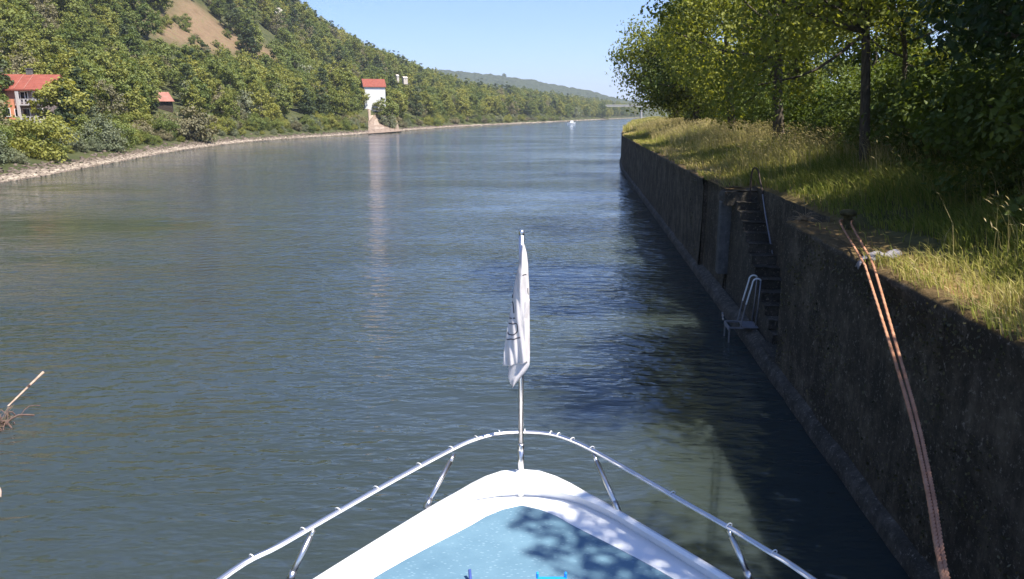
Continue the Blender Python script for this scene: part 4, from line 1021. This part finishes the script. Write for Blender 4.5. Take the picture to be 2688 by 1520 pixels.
bank_tree('slim young tree left of the thick trunked tree', 51.0, 9.0, 14, 3.8, 3.0, 311, 'leaf_bank', 40, 230, .23, .14, -.08, clr=.28)
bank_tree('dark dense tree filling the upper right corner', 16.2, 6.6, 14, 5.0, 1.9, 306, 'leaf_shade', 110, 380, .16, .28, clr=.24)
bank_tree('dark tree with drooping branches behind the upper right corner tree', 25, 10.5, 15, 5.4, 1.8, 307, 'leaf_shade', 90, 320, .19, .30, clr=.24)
bank_tree('leafy tree beside the boat whose shade falls on the blue deck', 3.2, 5.6, 14.5, 4.6, 6.0, 308, 'leaf_bank', 44, 520, .19, .28, clr=.30)
base = {}
rg = np.random.default_rng(55)
dpro = [crown_data(320+i, 6, 14+i, 1.2, 60, 120, .36, clr=.25) for i in range(3)]
dtr = [trunk_mesh('trunk', 320+i, 14+i, .28, dpro[i][3], 12, M['bark']) for i in range(3)]
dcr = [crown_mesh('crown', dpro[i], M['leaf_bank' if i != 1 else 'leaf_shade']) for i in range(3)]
nb = 0
ORD = ['first', 'second', 'third', 'fourth', 'fifth', 'sixth', 'seventh', 'eighth', 'ninth', 'tenth', 'eleventh', 'twelfth', 'thirteenth', 'fourteenth', 'fifteenth', 'sixteenth', 'seventeenth', 'eighteenth', 'nineteenth', 'twentieth', 'twenty-first', 'twenty-second', 'twenty-third', 'twenty-fourth', 'twenty-fifth', 'twenty-sixth']
for (Y, o) in sorted(((41, 24), (50, 23), (63, 24), (80, 24), (88, 16), (98, 18), (110, 24), (128, 14), (146, 12), (166, 16), (30, 22), (24, 18), (40, 30), (54, 31), (90, 30), (190, 14), (220, 12), (255, 14), (300, 15))):
    i = int(rg.integers(3)); P0 = quay(Y, o, float(gz(Y, o)))
    plant('bank_tree', 'leafy green tree behind the front row of the right bank, %s counted from the camera' % ORD[nb], 'tree', tuple(P0), float(rg.uniform(0, 6.28)), float(rg.uniform(.85, 1.1)), dtr[i], dcr[i], 'trees behind the front row on the right bank'); nb += 1
# hedge of bushes under the trees
hp_ = []
for i in range(3):
    d = crown_data(340+i, 2.3, 3.4, -.3, 80, 80, .17, clr=.26, taper=.2)
    mb = MB()
    for c in d[3][:8]: mb.tube(spline([(0, 0, -.3), (c[0]*.3, c[1]*.3, c[2]*.5), tuple(c)], 5), [.05, .045, .04, .03, .015], 5, False)
    hp_.append((mb.mesh('stems', M['bark']), crown_mesh('foliage', d, M['leaf_hedge'])))
Yh = 12.; NTH = ['first', 'second', 'third', 'fourth', 'fifth', 'sixth', 'seventh', 'eighth', 'ninth', 'tenth', 'eleventh', 'twelfth', 'thirteenth', 'fourteenth', 'fifteenth', 'sixteenth', 'seventeenth', 'eighteenth', 'nineteenth', 'twentieth'] + ['twenty-'+q for q in ('first', 'second', 'third', 'fourth', 'fifth', 'sixth', 'seventh', 'eighth', 'ninth')]; nh = 0
while Yh < 100:
    oh = float(np.interp(Yh, [12, 18, 33, 60, 100], [5.4, 6.0, 8.0, 9.4, 9.8]))
    for o_, lab in ((oh, 'front'), (oh+3, 'back')):
        P0 = quay(Yh+rg.uniform(-.6, .6), o_+rg.uniform(-.6, .6), 0); P0[2] = float(gz(Yh, o_))-.1
        i = int(rg.integers(3)); t = thing('hedge_bush', 'dense green bush, %s from the near end of the %s undergrowth line' % (NTH[nh], lab), 'bush', tuple(P0), float(rg.uniform(0, 6.28)), 'bushes of the %s undergrowth line' % lab)
        sc = float(rg.uniform(.75, 1.2)); t.scale = (sc, sc, sc*(1 if lab == 'front' else 1.25)); obj('foliage', hp_[i][1], t); obj('stems', hp_[i][0], t)
    nh += 1; Yh += 2.6 if Yh < 40 else 4.2

# ------------------------------------------------------------------ meadow grass
rg = np.random.default_rng(91)
def blades(Y, o, h, w_, bend, tint, head=None):
    n = len(Y); P0 = quay(Y, o, gz(Y, o)-.02); a = rg.uniform(0, 6.283, n); dx, dy = np.cos(a), np.sin(a)
    ba = rg.normal(2.6, .9, n); bxv, byv = np.cos(ba)*bend*h, np.sin(ba)*bend*h
    side = np.stack([dx, dy, np.zeros(n)], 1)*w_[:, None]
    m1 = P0+np.stack([bxv*.25, byv*.25, h*.55], 1); tp = P0+np.stack([bxv, byv, h*np.sqrt(np.clip(1-bend**2*.6, .2, 1))], 1)
    V = np.stack([P0-side, P0+side, m1+side*.75, m1-side*.75, tp], 1).reshape(-1, 3); b = np.arange(n)*5
    return V, np.stack([b, b+1, b+2, b+3], 1), np.stack([b+3, b+2, b+4], 1), np.repeat(tint, 5), tp, np.stack([bxv, byv, h*.5], 1)
# near density is highest; blades get broader with distance so that cover stays even
n = 150000
Y = 4+(rg.random(n)**1.75)*116; o = .35+rg.random(n)**.9*10.5
inn = (Y > NI0-.2) & (Y < 28.3) & (o < NIO+.25); cop = (Y < NI0) & (Y > 14.0) & (o < 1.7+fbm(Y, o, 3)*.5) & (rg.random(n) < .95)
thin = (o < .9) & (rg.random(n) < .55); ok = ~(inn | cop | thin); Y, o = Y[ok], o[ok]; n = len(Y)
dist = Y+6; pn = np.clip((fbm(Y/1.7, o/1.7, 71)-.5)*2+.5, 0, 1.1); pn2 = fbm(Y/6., o/4., 72)
h = rg.uniform(.22, .55, n)*(.55+.9*pn)*np.interp(o, [0, 1.2, 3, 10], [.45, .75, 1.15, 1.3]); wd = np.interp(dist, [8, 30, 120], [.008, .013, .036])*rg.uniform(.7, 1.3, n)
ti = np.clip(pn2*.75+rg.normal(0, .16, n)-.05+np.interp(o, [0, 1., 2.2], [.42, .20, 0])+np.interp(Y, [8, 20, 60], [.14, .05, .12]), 0, 1)
g1 = blades(Y, o, h, wd, np.clip(rg.normal(.58, .2, n), .05, .95), ti)
# tall flowering stalks with drooping seed heads
n = 30000
Y = 6+(rg.random(n)**1.6)*112; o = 1.6+rg.random(n)**.7*8.5; keep = (fbm(Y/3., o/3., 81) > .5-.035*o) & (rg.random(n) < np.interp(Y, [6, 14, 40], [.25, .4, 1])); Y, o = Y[keep], o[keep]; n = len(Y); dist = Y+6
h = rg.uniform(.75, 1.4, n); ti = np.clip(rg.normal(.80, .13, n), 0, 1)
g2 = blades(Y, o, h, np.interp(dist, [8, 30, 120], [.003, .006, .018]), np.clip(rg.normal(.32, .12, n), .05, .7), ti)
tp, dr = g2[4], g2[5]; dr = dr*[1, 1, .3]; dr /= np.linalg.norm(dr, axis=1)[:, None]; L = rg.uniform(.10, .20, n)[:, None]; ww = np.interp(dist, [8, 30, 120], [.009, .013, .03])[:, None]
sd_ = np.cross(dr, [0, 0, 1.]); sd_ /= np.linalg.norm(sd_, axis=1)[:, None]+1e-6
hV = np.stack([tp-dr*.02, tp+dr*L*.4+sd_*ww, tp+dr*L-[0, 0, .03], tp+dr*L*.4-sd_*ww], 1).reshape(-1, 3)
n5 = 9000
Y5 = 3+(rg.random(n5)**1.5)*95; o5 = rg.uniform(.12, .75, n5); k5 = (fbm(Y5/1.4, Y5*0, 87) > .52) & ~((Y5 > 14.0) & (Y5 < 28.4)); Y5, o5 = Y5[k5], o5[k5]
_old = rg; rg = np.random.default_rng(92)
g5 = blades(Y5, o5, rg.uniform(.18, .42, len(Y5)), np.interp(Y5, [4, 30, 100], [.007, .012, .034]), np.clip(rg.normal(.85, .15, len(Y5)), .2, 1.1), np.clip(rg.normal(.55, .2, len(Y5)), 0, 1)); rg = _old
g1 = (np.concatenate([g1[0], g5[0]]), np.concatenate([g1[1], g5[1]+len(g1[0])]), np.concatenate([g1[2], g5[2]+len(g1[0])]), np.concatenate([g1[3], g5[3]]))
off0 = len(g1[0]); off1 = off0+len(g2[0])
V = np.concatenate([g1[0], g2[0], hV]); ti_all = np.concatenate([g1[3], g2[3], np.repeat(np.clip(ti+.1, 0, 1), 4)])
tag(obj('meadow_grass', mesh('meadow_grass', V, [g1[1], g2[1]+off0, np.arange(4*n).reshape(n, 4)+off1, g1[2], g2[2]+off0], M['grass'], {'tint': ti_all})), 'tall seeding meadow grass on top of the quay', None, None, 'stuff')
# grass past the bend
n = 9000
Y = rg.uniform(118, 300, n); o = .3+rg.random(n)*9; g3 = blades(Y, o, rg.uniform(.5, 1.2, n), np.full(n, .09), np.full(n, .3), np.clip(rg.normal(.6, .15, n), 0, 1))
tag(obj('bend_grass', mesh('bend_grass', g3[0], [g3[1], g3[2]], M['grass'], {'tint': g3[3]})), 'dry grass along the quay beyond the bend', None, None, 'stuff')
# dry weed on the corner of the niche
wd0 = qv(19.15, .6, 4.33); mb = MB(); rg = np.random.default_rng(4)
for i in range(46):
    a = rg.uniform(0, 6.28); e_ = rg.uniform(-.9, .9); L = rg.uniform(.2, .5); p0 = np.array([rg.uniform(-.1, .1), rg.uniform(-.1, .1), 0]); d_ = np.array([math.cos(a)*math.cos(e_), math.sin(a)*math.cos(e_), math.sin(e_)*.8])
    mb.tube(spline([p0, p0+d_*L*.5+[0, 0, .05], p0+d_*L+[0, 0, -.05]], 6), [.008, .008, .007, .006, .004, .003], 4, False)
mb.tube(spline([(0, 0, 0), (.02, .1, .3), (-.04, .2, .62)], 8), .006, 4, False)
tag(obj('dry_weed', mb.mesh('dry_weed', M['straw']), None, (wd0.x, wd0.y, wd0.z)), 'tangle of dry straw coloured weed on the corner of the stair niche', 'weed')

# driftwood snag at the left edge
sg = thing('driftwood_snag', 'half sunk snag of reddish weed and reeds at the left edge of the water', 'driftwood', tuple(at(-3, 427, 0)))
rg = np.random.default_rng(6); mb = MB()
for i in range(60):
    a = rg.uniform(0, 6.28); r_ = rg.uniform(0, .5); p0 = np.array([math.cos(a)*r_*.9-.1, math.sin(a)*r_*1.7, -.1]); d_ = rg.normal(size=3)*[.35, .5, .12]
    mb.tube(spline([p0, p0+d_*.6+[0, 0, rg.uniform(.05, .28)], p0+d_*1.2+[0, 0, -.02]], 6), rg.uniform(.006, .03), 5, False)
sg.scale = (.62, .75, 1.); obj('weed_tangle', mb.mesh('weed_tangle', M['wet_dark']), sg)
mb = MB()
for i in range(26):
    a = rg.uniform(-1.2, 1.4); p0 = np.array([rg.uniform(-.3, .15), rg.uniform(-.5, .6), 0]); d_ = np.array([math.cos(a)*.3, math.sin(a)*.3, rg.uniform(.1, .45)])
    mb.tube([p0, p0+d_*.6, p0+d_+[.05, 0, -.05]], [.006, .005, .003], 4, False)
obj('reed_stems', mb.mesh('reed_stems', M['straw']), sg)
pa, pb = at(43.5, 372, .55), at(2, 412, -.1)
pm = pa.lerp(pb, .55)
br = thing('floating_pole', 'thin bleached branch rising slantwise out of the water above the snag', 'branch', tuple(pb))
l_ = lambda v: tuple(v-pb)
obj('branch', MB().tube(spline([l_(pb+(pb-pa)*.3), l_(pb), l_(pm), l_(pa)], 14), np.linspace(.012, .034, 14), 8).mesh('branch', M['wet_wood'], True), br)
kn = pa.lerp(pb, .38); obj('knot', MB().tube([l_(kn), l_(kn+Vector((.05, .0, .06)))], [.04, .02], 6).mesh('knot', M['wet_dark']), br)
tw = at(2, 491, .02); obj_ = obj('floating_twig', MB().tube(spline([(-.35, .25, .0), (-.1, .06, .06), (.02, -.06, .05), (.12, -.22, .0)], 10), .012, 6).mesh('floating_twig', M['wet_wood']), None, tuple(tw)); tag(obj_, 'small pale curved twig floating at the left edge below the snag', 'twig')

# motor boat far ahead, bridge, bird
mbt = thing('motor_boat', 'small white motor boat under way far up the river', 'boat', tuple(atd(1436, 311.5, 0)), R(-145)); mbt.scale = (1.1, 1.1, 1.05)
def ring(xs_, ws, z): return [(x, -w_, z) for x, w_ in zip(xs_, ws)] + [(x, w_, z) for x, w_ in zip(xs_[::-1], ws[::-1])]
hx = [-2.9, -1, 1, 2.2, 3.3]; mb = MB(); P = [ring(hx, [.9, 1., .9, .55, .02], -.2), ring(hx, [1.1, 1.25, 1.15, .8, .05], .5), ring([-3, -1, 1, 2.4, 3.7], [1.2, 1.35, 1.3, .9, .03], 1.0)]
P = np.array(P); P = np.concatenate([P, P[:, :1]], 1); mb.grid(P); mb.add(P[2][:-1], [list(range(10))]); obj('hull', mb.mesh('hull', M['gel']), mbt)
mb = MB(); mb.add([(-1.2, -.9, 1.), (1.6, -.8, 1.), (1.6, .8, 1.), (-1.2, .9, 1.), (-1.1, -.8, 2.2), (.5, -.7, 2.2), (.5, .7, 2.2), (-1.1, .8, 2.2)], [[0, 1, 5, 4], [1, 2, 6, 5], [2, 3, 7, 6], [3, 0, 4, 7], [4, 5, 6, 7]]); obj('cabin', mb.mesh('cabin', M['white_wall']), mbt)
mb = MB(); mb.add([(1.5, -.66, 1.12), (1.5, .66, 1.12), (.66, .58, 2.1), (.66, -.58, 2.1)], [[0, 1, 2, 3]]); o = obj('windshield', mb.mesh('windshield', M['glass']), mbt); o.location.x = .06
bg_ = thing('river_bridge', 'pale concrete beam bridge at the river bend, partly behind the leaves', 'bridge', (133, 1060, 0), R(6))
Bz = 17.8
mb = MB(); mb.box((60, 0, Bz), (130, 9, 1.7)); obj('deck_beam', mb.mesh('deck_beam', M['bridge']), bg_)
mb = MB(); mb.box((60, -4.6, Bz+1.3), (130, .3, .9)); obj('parapet', mb.mesh('parapet', M['bridge']), bg_)
for x in (48, 108):
    mb = MB(); mb.box((x, 0, Bz/2-2), (2.2, 6, Bz+1)); obj('pier', mb.mesh('pier', M['bridge']), bg_)
for x in (12, 32, 52):
    mb = MB(); mb.tube([(x, 4, Bz+.8), (x, 4, Bz+8)], .15, 6); obj('lamp_mast', mb.mesh('lamp_mast', M['galv']), bg_)
for (x_, y_, sc_, k_) in ((125, 1046, 1.75, 'green'), (131, 1052, 1.35, 'olive')):
    plant('broadleaf_tree', 'tall %s tree hiding the left end of the bridge' % ('fresh green' if k_ == 'green' else 'shorter olive'), 'tree', (x_, y_, ground_at(x_, y_)), 1.1, sc_, None, protos[k_][1][1])
bp = at(603.5, 56, 20.); 
bi = thing('bird', 'tiny dark bird flying above the river against the sky', 'bird', tuple(bp))
obj('body', MB().tube([(0, -.16, 0), (0, -.08, .01), (0, .05, .02), (0, .18, 0)], [.01, .045, .05, .01], 8).mesh('body', M['dark_wood'], True), bi)
for s_ in (-1, 1):
    obj('wing', MB().add([(0, -.05, .02), (0, .08, .02), (s_*.22, .04, .10), (s_*.42, -.06, .05), (s_*.2, -.07, .09)], [[0, 1, 2, 4], [4, 2, 3]]).mesh('wing', M['dark_wood']), bi)

# ------------------------------------------------------------------ air over the valley
hg = NG('valley_haze'); hv = hg.n('ShaderNodeVolumePrincipled', {'Color': (.80, .87, 1.), 'Density': .00013, 'Anisotropy': .2}); hg.t.links.new(hv.outputs[0], hg.out.inputs['Volume'])
hmb = MB(); hmb.box((0, 3000, 190), (16000, 15200, 400)); tag(hmb.obj('haze', hg.m), 'thin summer haze over the river valley', None, None, 'stuff')
